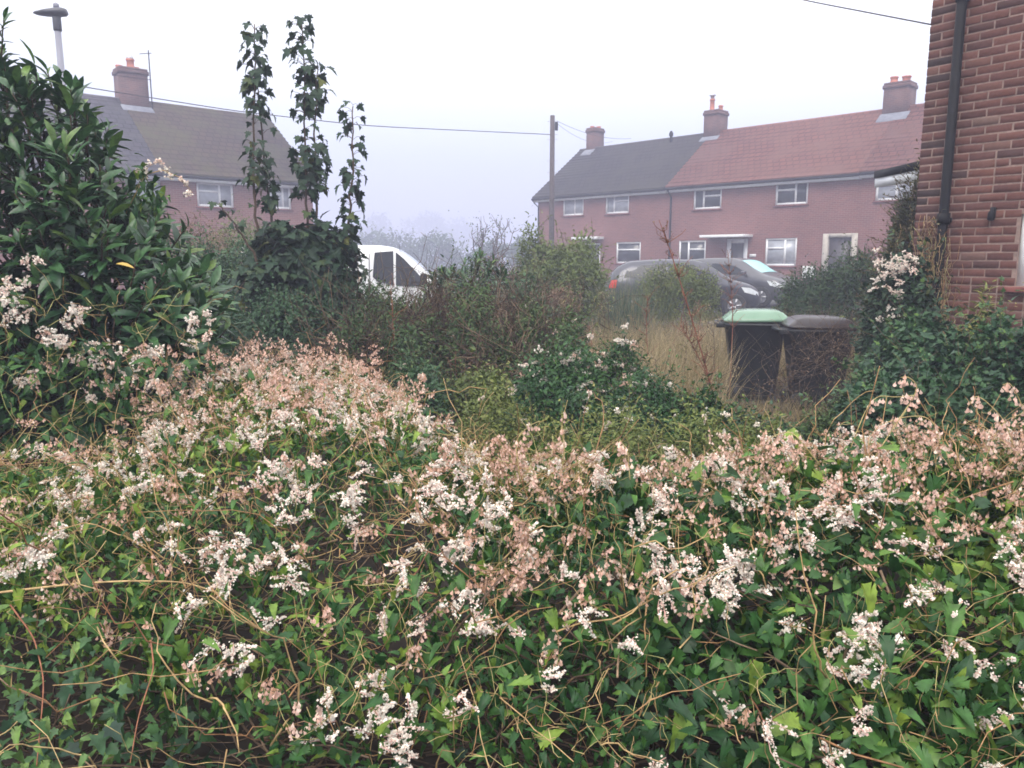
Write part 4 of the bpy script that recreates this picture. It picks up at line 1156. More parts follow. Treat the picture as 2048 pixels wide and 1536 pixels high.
# dry grass, uncountable
N = 26000
y_ = 5.6 + 8.5 * rng.random(N); x_ = y_ * rng.uniform(.03, .62, N)
keep = (noise(np.stack([x_, y_, 0 * x_], -1), .9, 2) > -.75) & ~((x_ / y_ > .27) & (x_ / y_ < .47) & (y_ > 5.6) & (y_ < 9.9))
x_, y_ = x_[keep], y_[keep]
base = np.stack([x_, y_, ground_z(x_, y_)], -1)
hh = rng.uniform(.35, .85, len(x_)) * (1 + .25 * noise(base, .8, 1)) * np.clip((y_ - 3.0) / 4.5, .4, 1)
tag(blades('dry_grass', None, None, base, hh, .28, 'dry_grass', .0045, 'stuff', 5))
N = 14000
y_ = 5.0 + 12 * rng.random(N); x_ = y_ * rng.uniform(-.5, .1, N)
base = np.stack([x_, y_, ground_z(x_, y_)], -1)
tag(blades('rough_grass', None, None, base, rng.uniform(.3, .7, N), .3, 'dry_grass', .0045, 'stuff', 5, (0, .6)))

N = 3000
y_ = 6.0 + 2.4 * rng.random(N); x_ = y_ * rng.uniform(.26, .48, N)
base = np.stack([x_, y_, ground_z(x_, y_)], -1)
tag(blades('short_grass', None, None, base, rng.uniform(.12, .36, N), .35, 'dry_grass', .0045, 'stuff', 5, (0, .7)))

# tangled dead brambles across the middle
MG = 'brown bramble tangles across the middle of the plot'
def tangle(label, blobs, n, nl, group=MG, tint=(0, .8), leafmat='dead', sz=.03, r=.004):
    B = np.array(blobs); c = np.array([B[:, 0].mean(), B[:, 1].mean(), 0])
    t = thing('bramble_tangle', label, 'bramble', tuple(c), 0, group)
    p0, _ = ell_points(blobs, n, .9); p1 = p0 + rdir(n) * rng.uniform(.25, .7, (n, 1)) + [0, 0, .1]
    p0[:, 2] = np.maximum(p0[:, 2], .02); p1[:, 2] = np.maximum(p1[:, 2], .05)
    a = Acc(); a.tubes(arcs(p0, p1, 7, .22, .03) - c, np.linspace(1, .35, 7)[None] * r * rng.uniform(.5, 1.3, (n, 1)), 4, rng.random(n)); a.build('stems', M['twig'], t, True)
    P, out = ell_points(blobs, nl, .6, .35); P[:, 2] = np.maximum(P[:, 2], .02)
    b = Acc(); scatter(b, OVAL, P - c, out, sz * rng.uniform(.5, 1.3, nl), rng.uniform(*tint, nl), 1.2, .5); b.build('leaves', M[leafmat], t)
    return t
tangle('brown bramble tangle below the white van', [pblob(800, 690, 7.2, 90, 60), pblob(720, 710, 6.5, 80, 40), pblob(880, 670, 7.5, 80, 60)], 900, 3200)
bush('shrub', 'grey green scrub growing through the brown tangle below the van', 'shrub', [pblob(770, 655, 6.9, 50, 38), pblob(860, 640, 7.2, 50, 34), pblob(705, 680, 6.4, 44, 36), pblob(800, 690, 6.4, 44, 30)], 8500, OVAL, .034, 'hedge', None, 60, .004, tint=(.1, .8), lump=.5, blossom=10, bsize=.035)
tangle('dark red brown bramble tangle below the small laurel', [pblob(980, 680, 7.5, 90, 70), pblob(1060, 700, 7.2, 80, 60), pblob(1000, 740, 6.4, 80, 40)], 900, 3200, tint=(0, .8))
bush('shrub', 'grey green scrub growing through the tangle below the small laurel', 'shrub', [pblob(950, 655, 6.8, 46, 36), pblob(1060, 640, 7.0, 56, 36), pblob(1130, 670, 6.8, 44, 36), pblob(1010, 690, 6.3, 40, 28)], 9500, OVAL, .034, 'hedge', None, 60, .004, tint=(.1, .9), lump=.5, blossom=16, bsize=.035)
tangle('thin brown tangle hanging over the dark lidded bin', [pblob(1640, 740, 8.3, 75, 85), pblob(1700, 720, 8.2, 60, 70), pblob(1560, 790, 7.8, 60, 50)], 240, 650, None, (0, .6), r=.0025)
bush('bramble', 'green bramble clump left of centre, in front of the brown tangle', 'bramble', [pblob(865, 770, 5.7, 50, 28), pblob(830, 775, 5.5, 50, 26)], 4000, OVAL, .04, 'bramble', None, 60, .004, blossom=14, bsize=.04)
bush('bramble', 'yellowish green bramble clump in the middle of the plot', 'bramble', [pblob(955, 760, 5.7, 48, 30), pblob(990, 775, 5.5, 44, 28)], 4000, OVAL, .04, 'olive', None, 60, .004, tint=(0, .45))
bush('bramble', 'broad leaved green clump on top of the brown tangle', 'bramble', [pblob(1040, 610, 9.5, 50, 30), pblob(1080, 630, 9.2, 50, 26), pblob(900, 610, 9.5, 46, 30)], 4200, OVAL, .06, 'bramble', None, 60, .005)

# tall dead stems
def dead_stem(label, pix, Y, side_n=10, r=.007):
    P = np.array([U(x, y, Y) for x, y in pix]); o = np.array([P[0, 0], P[0, 1], 0.0])
    t = thing('dead_dock_stem', label, 'dead stem', tuple(o), 0, 'tall dead weed stems')
    P = np.vstack([[P[0, 0], P[0, 1], -.02], P]); n = 14
    tt = np.linspace(0, len(P) - 1, n); Q = np.stack([np.interp(tt, np.arange(len(P)), P[:, i]) for i in range(3)], -1)
    a = Acc(); a.tubes(Q - o, np.linspace(r, r * .4, n), 6, .5)
    m = side_n * 3
    b0 = Q[rng.integers(4, n - 1, m)]; b1 = b0 + norm(rdir(m) * [1, 1, .3] + [0, 0, .7]) * rng.uniform(.05, .22, (m, 1))
    a.tubes(arcs(b0, b1, 4, .1) - o, np.linspace(r * .5, r * .25, 4), 4, rng.random(m)); a.build('stem', M['redstem'], t, True)
    k = side_n * 22; f = rng.random((k, 1)); ix = rng.integers(0, m, k)
    c = b0[ix] * (1 - f) + b1[ix] * f + rng.normal(0, .008, (k, 3))
    s_ = Acc(); s_.inst(BITS, c - o, frames(rdir(k), rdir(k)), .013 * rng.uniform(.5, 1.3, k), rng.random(k)); s_.build('seed_heads', M['dead'], t)
dead_stem('tall reddish dead stem leaning left in front of the bins', [(1430, 800), (1408, 720), (1372, 600), (1340, 500), (1318, 440)], 6.2, 12)
dead_stem('thin dead stem in the dry grass left of the tallest one', [(1296, 720), (1292, 640), (1296, 590)], 8.5, 8, .006)
dead_stem('dead stem standing right of the silver grey car', [(1466, 640), (1462, 570), (1455, 500)], 9.0, 14, .006)
dead_stem('short branching dead stem in the dry grass beside the tallest one', [(1420, 760), (1385, 690), (1362, 650)], 7.0, 10, .006)
dead_stem('thin straw stem rising from the brambles below the van', [(788, 760), (786, 640), (780, 560)], 6.3, 5, .005)

# ---- mid bush with white flower sprays
bush('vine_covered_bush', 'dark green mound sprinkled with small white flowers, left of the dry grass', 'bush', [pblob(1175, 748, 5.6, 92, 60), pblob(1105, 775, 5.4, 64, 44), pblob(1265, 780, 5.4, 84, 44), pblob(1235, 748, 5.7, 60, 50)], 16000, OVAL, .034, 'vine', None, 90, .004, tint=(0, .6), blossom=240, bsize=.045, seeds=60)
bush('bramble', 'low leafy green brambles spilling right of the white flowered mound', 'bramble', [pblob(1330, 815, 4.6, 90, 42), pblob(1250, 830, 4.5, 70, 40), pblob(1400, 830, 4.5, 60, 34), pblob(1150, 830, 4.6, 70, 40), pblob(1070, 830, 4.6, 60, 40)], 13000, OVAL, .036, 'vine', None, 90, .004, tint=(0, .5), blossom=24, bsize=.035)
bush('bramble', 'fine leaved yellowish growth in the dip behind the flowering crest', 'bramble', [pblob(1250, 900, 3.7, 130, 50), pblob(1400, 900, 3.6, 110, 50), pblob(1100, 880, 3.8, 100, 40), pblob(990, 840, 4.1, 100, 40), pblob(1520, 870, 3.8, 80, 45)], 16000, OVAL, .024, 'olive', None, 120, .003, tint=(.05, .75), blossom=80, bsize=.03)
bush('bramble', 'green bramble clump at the foot of the green lidded bin', 'bramble', [pblob(1490, 880, 4.7, 70, 30), pblob(1560, 885, 4.7, 60, 32)], 6000, OVAL, .034, 'bramble', None, 60, .004, blossom=6, bsize=.03)
bush('bramble', 'bushy bramble with a few white flowers at the foot of the dark lidded bin', 'bramble', [pblob(1690, 850, 4.8, 60, 44), pblob(1640, 890, 4.6, 60, 34), pblob(1750, 810, 5.2, 50, 56)], 9000, OVAL, .034, 'hedge', None, 70, .004, tint=(.1, .8), blossom=22, bsize=.03)

# white flowered sprays by the house corner
bush('flowering_shrub', 'blue green shrub topped with cream flowers beside the house corner', 'shrub', [pblob(1810, 600, 6.6, 52, 48), pblob(1800, 560, 6.7, 34, 40), pblob(1770, 640, 6.6, 40, 40), pblob(1830, 650, 6.5, 50, 50)], 5500, OVAL, .06, 'sycamore', None, 60, .005, tint=(.2, .75), lump=.35)
FS = [o for o in bpy.data.objects if o.name.startswith('flowering_shrub')][0]
Pf = U(rng.normal(1800, 24, 34), rng.normal(528, 16, 34), 6.5 + rng.normal(0, .12, 34)); Pf2 = U(rng.normal(1775, 20, 14), rng.normal(570, 30, 14), 6.4)
add_sprays(FS, np.vstack([Pf, Pf2]), rdir(48), np.array(FS.location), .06, 'blossom', 16, .011)
# dead climber on the wall
q_ = lambda x, y: U(x, y, 7.55)
DC = thing('dead_climber', 'dry brown climber clinging to the foot of the black downpipe', 'climber', tuple(U(1870, 690, 7.4) * [1, 1, 0]))
o = np.array(DC.location)
n_ = 190
px = rng.normal(1868, 20, n_); py0 = rng.uniform(430, 680, n_)
def on_wall(px, py, d=.09):
    L_ = [fac(float(a_), float(b_), (NC[0], NC[1]), NR) for a_, b_ in zip(px, py)]
    s_ = np.array([min(max(l[0], -.15), 1.2) for l in L_]); z_ = np.array([l[1] for l in L_])
    dd = d * rng.uniform(.3, 1.6, len(s_))
    return np.stack([NC[0] + .6 * s_ - .8 * dd, NC[1] - .8 * s_ - .6 * dd, z_], -1)
p0 = on_wall(px, py0 + 90); p1 = on_wall(px + rng.normal(4, 14, n_), py0)
a = Acc(); a.tubes(arcs(p0, p1, 7, .12, .04) - o, .0022, 3, rng.random(n_)); a.build('stems', M['tendril'], DC, True)
a = Acc(); P = on_wall(rng.normal(1870, 17, 900), rng.uniform(440, 690, 900)); a.inst(OVAL, P - o, frames(rdir(900), rdir(900)), .022 * rng.uniform(.5, 1.4, 900), rng.uniform(.3, 1, 900)); a.build('leaves', M['dead'], DC)
bush('climbing_plant', 'yellow green sprig climbing the brick wall under the outside tap', 'climber', [pblob(1970, 640, 6.2, 36, 40), pblob(1940, 665, 6.2, 40, 24)], 900, LANCE, .07, 'olive', None, 50, .003, tint=(.3, 1), lump=.4)

# ---- ivy bank on the right
bush('ivy', 'dense dark ivy bank below the near brick wall', 'ivy', [pblob(1900, 760, 4.9, 110, 85, .5), pblob(2010, 740, 4.7, 110, 80, .5), pblob(1830, 740, 5.4, 70, 75, .5), pblob(2120, 780, 4.4, 130, 110, .5), pblob(1950, 860, 4.0, 150, 80, .5), pblob(1790, 840, 4.4, 80, 70, .5)],
     20000, IVY, .045, 'ivy', None, 60, .005, tint=(0, .75), shell=.35, lump=.25, blossom=30, bsize=.03)

# ---- sycamore saplings
so = U(590, 660, 7.5); off = np.array([so[0], so[1], 0.0])
SYT = thing('sycamore_saplings', 'cluster of tall thin sycamore saplings rising from a dark bushy base', 'tree', tuple(off))
stemsP = [
    ([(560, 640), (518, 490), (508, 400), (508, 300), (511, 150), (509, 48)], 7.4, [(60, 225, 17, 1.0), (225, 310, 24, .7), (310, 375, 15, .9), (375, 480, 38, .8)]),
    ([(572, 640), (549, 468), (537, 390), (522, 260), (515, 170)], 7.55, [(170, 240, 24, .8), (240, 330, 26, .8), (330, 420, 17, .9), (420, 460, 40, .8)]),
    ([(610, 640), (617, 480), (614, 390), (610, 250), (604, 50)], 7.5, [(45, 130, 19, 1), (130, 240, 22, .9), (240, 300, 22, .7), (300, 400, 14, .95), (400, 470, 30, .8)]),
    ([(620, 640), (634, 470), (632, 380), (628, 240), (636, 140)], 7.6, [(140, 225, 17, 1), (225, 300, 21, .75), (300, 400, 14, .9)]),
    ([(660, 640), (693, 500), (703, 390), (707, 300), (706, 212)], 7.45, [(210, 260, 14, .85), (260, 350, 17, .8), (350, 430, 13, .9), (430, 500, 15, .95)]),
    ([(560, 620), (500, 492), (462, 440), (438, 412)], 7.2, [(410, 470, 22, .75)]),
]
A_st, A_lf = Acc(), Acc()
def syc_leaf(pos, outd, size):
    n = len(pos)
    d = norm(outd * .8 + np.array([0, 0, -.6]) + .45 * rdir(n)); nr_ = norm(outd + np.array([0, 0, .5]) + .55 * rdir(n))
    A_lf.inst(SYC, pos - off, frames(d, nr_), size, np.clip(rng.normal(.4, .2, n) + (rng.random(n) < .03) * .6, 0, 1))
for pix, Y, dens in stemsP:
    P = np.array([U(x, y, Y) for x, y in pix]); P[0, 2] = max(0.3, P[0, 2])
    P = np.vstack([[off[0] + .15 * (P[0, 0] - off[0]), off[1], 0], P])
    n = 26; tt = np.linspace(0, len(P) - 1, n); Q = np.stack([np.interp(tt, np.arange(len(P)), P[:, i]) for i in range(3)], -1)
    for _ in range(2): Q[1:-1] = .5 * Q[1:-1] + .25 * (Q[2:] + Q[:-2])
    Q[1:-1] += rng.normal(0, .006, (n - 2, 3))
    A_st.tubes(Q - off, np.linspace(.019, .005, n), 7, rng.uniform(.2, .6))
    ypx = np.array([p[1] for p in pix], float); xpx = np.array([p[0] for p in pix], float)
    for (ya, yb, step, sz) in dens:
        y = ya; ph = rng.uniform(0, 3)
        while y < yb:
            x = np.interp(y, ypx[::-1], xpx[::-1])
            c = U(x, y, Y)
            ph += math.pi / 2
            for sgn in (0, math.pi):
                if rng.random() > .93: continue
                m = int(rng.integers(2, 4)) if sz > .87 else int(rng.integers(1, 3))
                for q in range(m):
                    an = ph + sgn + rng.normal(0, .5)
                    od = np.array([math.cos(an), math.sin(an), 0])
                    pl = rng.uniform(.03, .105) * (.7 + .5 * sz); e_ = c + od * pl + [0, 0, rng.uniform(.0, .06)]
                    A_st.tubes(np.array([c, (c + e_) / 2 + [0, 0, .015], e_]) - off, .0022, 3, .5)
                    syc_leaf(e_[None], od[None], np.array([sz * .104 * rng.uniform(.6, 1.15)]))
            y += (.74 if sz > .87 else .95) * step * rng.uniform(.75, 1.25)
blobs = [pblob(598, 560, 7.5, 86, 100), pblob(540, 580, 7.4, 70, 70), pblob(652, 590, 7.4, 44, 82), pblob(600, 630, 7.4, 95, 60), pblob(560, 520, 7.5, 50, 40), pblob(662, 510, 7.5, 20, 36)]
P, out = ell_points(blobs, 4400, .7, .35); syc_leaf(P, norm(out + .6 * rdir(4400)), .112 * rng.uniform(.45, 1.2, 4400))
e_, _ = ell_points(blobs, 70, .3); A_st.tubes(arcs(np.tile(off, (70, 1)), e_, 7, .1) - off, np.linspace(.011, .004, 7), 5, rng.random(70) * .5)
A_lf.build('leaves', M['sycamore'], SYT); A_st.build('stems', M['twig'], SYT, True)

# ---- big laurel on the left
lo_ = U(60, 700, 4.3); off = np.array([lo_[0], lo_[1], 0.0])
LAU = thing('laurel_bush', 'big glossy dark green laurel filling the left edge', 'laurel', tuple(off))
La, Sa = Acc(), Acc()
top = lin([(-500, 60), (-60, 90), (0, 105), (40, 150), (65, 125), (85, 175), (110, 165), (150, 150), (175, 210), (190, 250), (230, 245), (245, 330), (290, 350), (320, 390), (345, 430), (380, 470), (400, 520), (425, 590), (445, 640)])
top0 = top; top = lambda x: top0(x + 34 * np.clip((x - 150) / 60, 0, 1)) + 8 + 18 * np.clip((x - 150) / 60, 0, 1)
N = 1250
px = rng.uniform(-420, 400, N); tp = top(px)
fr = rng.random(N) ** .85
py = tp + 30 + fr * (880 - tp - 30)
keep = ~((px > 250) & (py > 760)); px, py = px[keep], py[keep]; tp = tp[keep]; N = len(px)
edge = np.clip((py - tp) / 260, 0, 1)
Yd = 4.35 - .75 * np.sqrt(edge) + rng.exponential(.30, N) + .1 * noise(np.stack([px / 100, py / 100, 0 * px], -1), 1.2)
B_ = U(px, py, Yd); B_[:, 2] = np.maximum(B_[:, 2], .1)
td = norm(np.stack([(px - 120) / 330, -.35 * edge + rng.normal(0, .3, N), .95 - .35 * edge + rng.normal(0, .2, N)], -1))
laurel_shoots(B_, td, rng.uniform(.10, .24, N), 10, .135, La, Sa, off)
# the tall leading shoots at the very left
for pix in ([(6, 140), (8, 40)], [(-10, 120), (2, 60)]):
    p0, p1 = U(*pix[0], 4.2), U(*pix[1], 4.2)
    laurel_shoots(p0[None], norm((p1 - p0)[None]), np.array([np.linalg.norm(p1 - p0)]), 9, .115, La, Sa, off)
core = B_[rng.integers(0, N, 90)]
Sa.tubes(arcs(np.tile(off, (90, 1)) + rng.normal(0, .25, (90, 3)) * [1, .6, 0], core, 8, .08) - off, np.linspace(.022, .006, 8), 6, rng.random(90) * .4)
La.build('leaves', M['laurel'], LAU, True); Sa.build('branches', M['twig'], LAU, True)
a = Acc(); p = U(232, 528, 3.45); a.inst(LAUREL, (p - off)[None], frames(np.array([[1., -.1, .05]]), np.array([[0, -.5, 1.]])), np.array([.075]), np.array([1.0]))
M['yellow_leaf'] = plain('yellow_leaf', (0.38, 0.26, 0.05), .5, .2)
tag(a.build('yellow_leaf', M['yellow_leaf'], LAU), 'single yellow leaf')

# ================================================================== the flowering bank in the foreground
# profile of the leafy surface from its foot (near) over its crest and back: (forward, height)
PL = np.array([(1.02, .0), (1.06, .35), (1.16, .62), (1.30, .80), (1.6, .97), (2.0, 1.08), (2.5, 1.10), (3.1, 1.10), (3.8, 1.10), (4.35, 1.07), (4.7, .8), (4.9, .3), (5.0, 0)])
PR = np.array([(1.02, .0), (1.05, .35), (1.14, .62), (1.28, .82), (1.55, 1.00), (1.85, 1.13), (2.1, 1.15), (2.35, 1.08), (2.55, .92), (2.75, .7), (2.95, .45), (3.1, .2), (3.2, 0)])
def arc_param(P):
    d = np.r_[0, np.cumsum(np.linalg.norm(np.diff(P, axis=0), axis=1))]; return d / d[-1]
QL, QR = arc_param(PL), arc_param(PR)
def S(r, q):
    """surface point for bearing r = x / y and arc position q (0 foot .. 1 back)"""
    r, q = np.asarray(r, float), np.asarray(q, float)
    m = np.clip((r + .24) / .22, 0, 1); m = m * m * (3 - 2 * m)
    m2 = np.clip((-r - .36) / .16, 0, 1); m = np.maximum(m, .92 * m2 * m2 * (3 - 2 * m2))
    Y = np.interp(q, QL, PL[:, 0]) * (1 - m) + np.interp(q, QR, PR[:, 0]) * m
    Z = np.interp(q, QL, PL[:, 1]) * (1 - m) + np.interp(q, QR, PR[:, 1]) * m
    Z = Z * (1 + .02 * np.clip((r - .25) / .3, 0, 1) - .10 * np.clip((-r - .36) / .2, 0, 1))
    P = np.stack([r * Y, Y, Z], -1)
    w = np.minimum(1, Z / .3)
    P[..., 2] += w * (.055 * noise(P, 2.6) + .035 * noise(P, 6.5, 1))
    P[..., 1] += w * .05 * noise(P, 3.5, 2)
    return P
def S_normal(r, q):
    e = 1e-3
    a = S(r + e, q) - S(r - e, q); b = S(r, q + e) - S(r, q - e)
    n = norm(np.cross(a, b)); return n * np.sign(n[..., 2:3] + 1e-9 + 0 * n[..., :1]) if False else np.where((n[..., 1:2] * -.3 + n[..., 2:3]) < 0, -n, n)
# bearing/arc lookup for photo pixels
_gr, _gq = np.meshgrid(np.linspace(-.95, .95, 260), np.linspace(.02, .98, 320))
_gP = S(_gr, _gq)
def to_px(P):
    x, y, z = P[..., 0], P[..., 1], P[..., 2] - CAM_Z
    f = y * math.cos(PITCH) - z * math.sin(PITCH); u = y * math.sin(PITCH) + z * math.cos(PITCH)
    return 1024 + F_PX * x / f, 768 - F_PX * u / f
_gx, _gy = to_px(_gP)
def at_px(px, py):
    """nearest visible surface (r, q) under a photo pixel"""
    out = []
    for x, y in zip(np.atleast_1d(px), np.atleast_1d(py)):
        d = (_gx - x) ** 2 + (_gy - y) ** 2 + (_gP[..., 1] * 3) ** 2
        k = np.unravel_index(np.argmin(d), d.shape); out.append((_gr[k], _gq[k]))
    return np.array(out)

def in_region(r, q, which):
    """the bank is four plants that have grown together"""
    P = S(r, q); w = .05 * noise(P, 3.0, 1)
    if which == 'ivy': return (r < -.02 + w) & (P[..., 2] < .80 + w + .35 * np.clip(-r - .3, 0, .5)) & (P[..., 1] < 2)
    iv = (r < -.02 + w) & (P[..., 2] < .80 + w + .35 * np.clip(-r - .3, 0, .5)) & (P[..., 1] < 2)
    if which == 'right': return (r > .17 + w) & ~iv
    if which == 'left': return (r <= .17 + w) & (P[..., 1] < 2.45 + 2 * w) & ~iv
    return (r <= .17 + w) & (P[..., 1] >= 2.45 + 2 * w) & ~iv

def sample(n, which, qlo=0.02, qhi=.97, rl=1.12):
    r, q = rng.uniform(-rl, rl, n * 3), rng.uniform(qlo, qhi, n * 3)
    Y = S(r, q)[..., 1]
    k = (rng.random(n * 3) < Y / 5.0 + .12) & in_region(r, q, which)
    return r[k][:n], q[k][:n]

# inner sheet coloured near black so the gaps between leaves read as shade
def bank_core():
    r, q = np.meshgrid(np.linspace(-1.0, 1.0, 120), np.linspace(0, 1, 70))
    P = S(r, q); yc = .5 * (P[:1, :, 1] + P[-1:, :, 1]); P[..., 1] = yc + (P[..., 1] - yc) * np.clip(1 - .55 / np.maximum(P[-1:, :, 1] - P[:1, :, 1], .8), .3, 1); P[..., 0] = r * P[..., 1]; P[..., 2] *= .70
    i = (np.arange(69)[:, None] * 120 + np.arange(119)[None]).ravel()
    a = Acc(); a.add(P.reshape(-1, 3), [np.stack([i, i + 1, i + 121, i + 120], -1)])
    return tag(a.build('bank', M['core_shade'], None, True), kind='structure')
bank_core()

WHITE = [(20,580),(60,515),(150,625),(100,660),(40,620),(180,650),(300,700),(170,690),(120,690),(210,700),(375,730),(300,840),(270,890),(310,850),(210,960),(250,985),(300,980),(320,965),(60,1140),(50,1180),(70,1160),
 (130,1075),(110,1040),(390,1170),(470,1180),(520,1160),(555,1120),(570,1150),(500,1190),(480,1100),(470,1330),(480,1310),(850,1220),(830,1210),(950,1250),(940,1260),(740,1450),(760,1475),(752,1435),(770,1495),(670,1510),
 (700,1030),(720,1020),(690,1040),(580,960),(600,980),(640,950),(610,1010),(570,1070),(540,1010),(520,940),(880,1020),(900,1000),(920,1015),(940,985),(950,960),(910,980),(970,1010),(980,1050),(920,1130),(935,1150),(930,1100),(1000,1070),
 (720,850),(740,830),(770,900),(790,860),(830,850),(850,900),(760,790),(800,800),(1110,960),(1190,970),(1200,980),(1170,985),(1340,1040),(1310,1035),(1290,1110),(1330,1150),(1360,1180),(1470,1160),(1500,1180),(1450,1200),(1480,1140),(1400,1230),(1440,1240),
 (1540,1030),(1480,1000),(1460,960),(1560,950),(1560,880),(1590,880),(1620,910),(1650,880),(1680,870),(1700,865),(1720,880),(1745,875),(1690,900),(1740,960),(1750,990),(1760,1010),(1700,1050),(1680,1070),(1630,1080),(1600,1100),(1580,1070),(1640,1040),
 (1730,1290),(1760,1310),(1762,1340),(1700,1310),(1740,1280),(2030,1120),(2010,1130),(2040,1160),(1820,1210),(1900,1300),(1680,1515),(600,700),(590,715),(610,730),(650,710),(660,730),(430,790),(440,780),(470,760)]
WHITE = np.array([w for w in WHITE if w[1] > 690 and not (w[0] < 330 and w[1] < 800)], float)
wrq = at_px(WHITE[:, 0], WHITE[:, 1])

def stem_arcs(r, q, n_out, L, up, rad, k=7, sag=.28, wig=.07):
    P = S(r, q); Nn = S_normal(r, q); m = len(r)
    d = norm(Nn * n_out + rdir(m) + np.array([0, 0, up]))
    return arcs(P - Nn * rng.uniform(-.02, .10, (m, 1)), P + d * rng.uniform(.35, 1, (m, 1)) * L, k, sag, wig), np.linspace(1, .45, k)[None] * rad * rng.uniform(.7, 1.3, (m, 1))

def vine(label, which, n_leaf, n_stem, n_white, n_seed, leaf_sz, tm, tintlo, tinthi, pts=None, gap=.0, off=(0, 1.6, 0), seed_mask=None):
    off = np.array(off, float)
    t = thing('russian_vine' if False else 'flowering_vine', label, 'vine', tuple(off))
    a = Acc()
    r, q = sample(n_leaf, which); P = S(r, q); Nn = S_normal(r, q)
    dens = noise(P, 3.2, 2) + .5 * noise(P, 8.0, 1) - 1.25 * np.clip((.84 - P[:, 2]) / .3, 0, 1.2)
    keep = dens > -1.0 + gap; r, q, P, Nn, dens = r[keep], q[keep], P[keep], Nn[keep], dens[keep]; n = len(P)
    depth = .20 * rng.random(n) ** 1.5 - .05 * (rng.random(n) < .35) * rng.random(n) * 2
    P = P - Nn * depth[:, None]
    d = norm(Nn * .35 + rdir(n) * .8 + np.array([0, 0, -.55])); nr_ = norm(Nn + np.array([0, 0, .5]) + .5 * rdir(n))
    tn = np.clip(tintlo + (tinthi - tintlo) * np.clip(.45 + .3 * noise(P, 4.0) + rng.normal(0, .28, n), 0, 1.2), 0, 1)
    sz = leaf_sz * np.clip(rng.lognormal(-.15, .42, n), .3, 1.7)
    fr_ = frames(d, nr_)
    kinds = [VINE, VINE_B, VINE_C, VINE2, VINE2_C] if tm is VINE else [VINE2, VINE2_B, VINE2_C, VINE2_B, VINE_B]
    pick = rng.integers(0, 5, n)
    for i_, tm_ in enumerate(kinds):
        k_ = pick == i_; a.inst(tm_, P[k_] - off, fr_[k_], sz[k_], tn[k_])
    a.build('leaves', M['vine'], t)
    b = Acc()
    r, q = sample(n_stem, which); A_, rad = stem_arcs(r, q, .7, .20, .25, .0009, 9, .3, .025); b.tubes(A_ - off, rad, 4, rng.random(len(r)) * .9 + .1)
    # little zigzag side stalks on the wandering stems
    m = len(r); j = rng.integers(2, 9, m); st_ = A_[np.arange(m), np.minimum(j, 8)]
    b.tubes(arcs(st_, st_ + norm(rdir(m) + [0, 0, .2]) * rng.uniform(.03, .08, (m, 1)), 5, .3, .04) - off, np.linspace(.0009, .0005, 5), 3, rng.random(m))
    r2, q2 = sample(n_stem // 4, which); A2, rad2 = stem_arcs(r2, q2, .1, .4, .1, .0018, 9, .2, .03); b.tubes(A2 - off, rad2, 5, rng.random(len(r2)) * .6)
    b.build('stems', M['tendril'], t, True)
    # blossom where the photograph shows it plus a light sprinkling
    rw, qw = sample(n_white, which)
    if pts is not None:
        k = in_region(pts[:, 0], pts[:, 1], which); rp = np.repeat(pts[k, 0], 2); qp = np.repeat(pts[k, 1], 2)
        rp = rp + rng.normal(0, .008, len(rp)); qp = np.clip(qp + rng.normal(0, .006, len(qp)), .01, .99)
        rw, qw = np.r_[rw, rp], np.r_[qw, qp]
    P = S(rw, qw); Nn = S_normal(rw, qw)
    ff = 16
    add_sprays(t, P + Nn * rng.uniform(.0, .07, (len(P), 1)), Nn, off, .047, 'blossom', 34, .0049)
    rs, qs = sample(n_seed * 4, which); P = S(rs, qs)
    msk = seed_mask(rs, qs, P) > rng.random(len(rs)) if seed_mask else np.ones(len(rs), bool)
    rs, qs, P = rs[msk][:n_seed], qs[msk][:n_seed], P[msk][:n_seed]; Nn = S_normal(rs, qs)
    add_sprays(t, P + Nn * rng.uniform(.0, .17 if which == 'back' else .08, (len(P), 1)), Nn, off, .06, 'seed', 10, .0072)
    return t

pxy = lambda r, q: to_px(S(r, q))
def mask_right(r, q, P):
    x, y = to_px(P)
    return np.clip(.15 + .9 * np.exp(-((x - 1900) / 200) ** 2 - ((y - 980) / 140) ** 2) + .7 * np.exp(-((x - 1460) / 170) ** 2 - ((y - 990) / 110) ** 2) - .3 * (y > 1230), .02, 1)
def mask_left(r, q, P):
    x, y = to_px(P)
    return np.clip(.12 + .9 * np.exp(-((x - 1090) / 130) ** 2 - ((y - 1140) / 130) ** 2) + .8 * np.exp(-((x - 1150) / 200) ** 2 - ((y - 940) / 70) ** 2), .02, 1)
def mask_back(r, q, P):
    x, y = to_px(P)
    return np.clip(.25 + .8 * np.exp(-((x - 620) / 260) ** 2 - ((y - 770) / 90) ** 2) + .2 * (y < 760), .05, 1)
VR = vine('lush large leaved vine with white and pink flowers, right foreground', 'right', 37000, 1600, 320, 480, .039, VINE, .04, 1.0, wrq, seed_mask=mask_right, off=(.9, 1.5, 0))
vine('small leaved vine with white sprays and tan seed heads, centre and left foreground', 'left', 46000, 3000, 330, 640, .029, VINE2, .12, 1.15, wrq, .15, seed_mask=mask_left, off=(-.3, 1.6, 0))
vine('pinkish drift of vine flowers and seed heads below the saplings', 'back', 36000, 2600, 1300, 600, .032, VINE2, .15, 1.2, wrq, .0, seed_mask=mask_back, off=(-1.2, 3.2, 0))

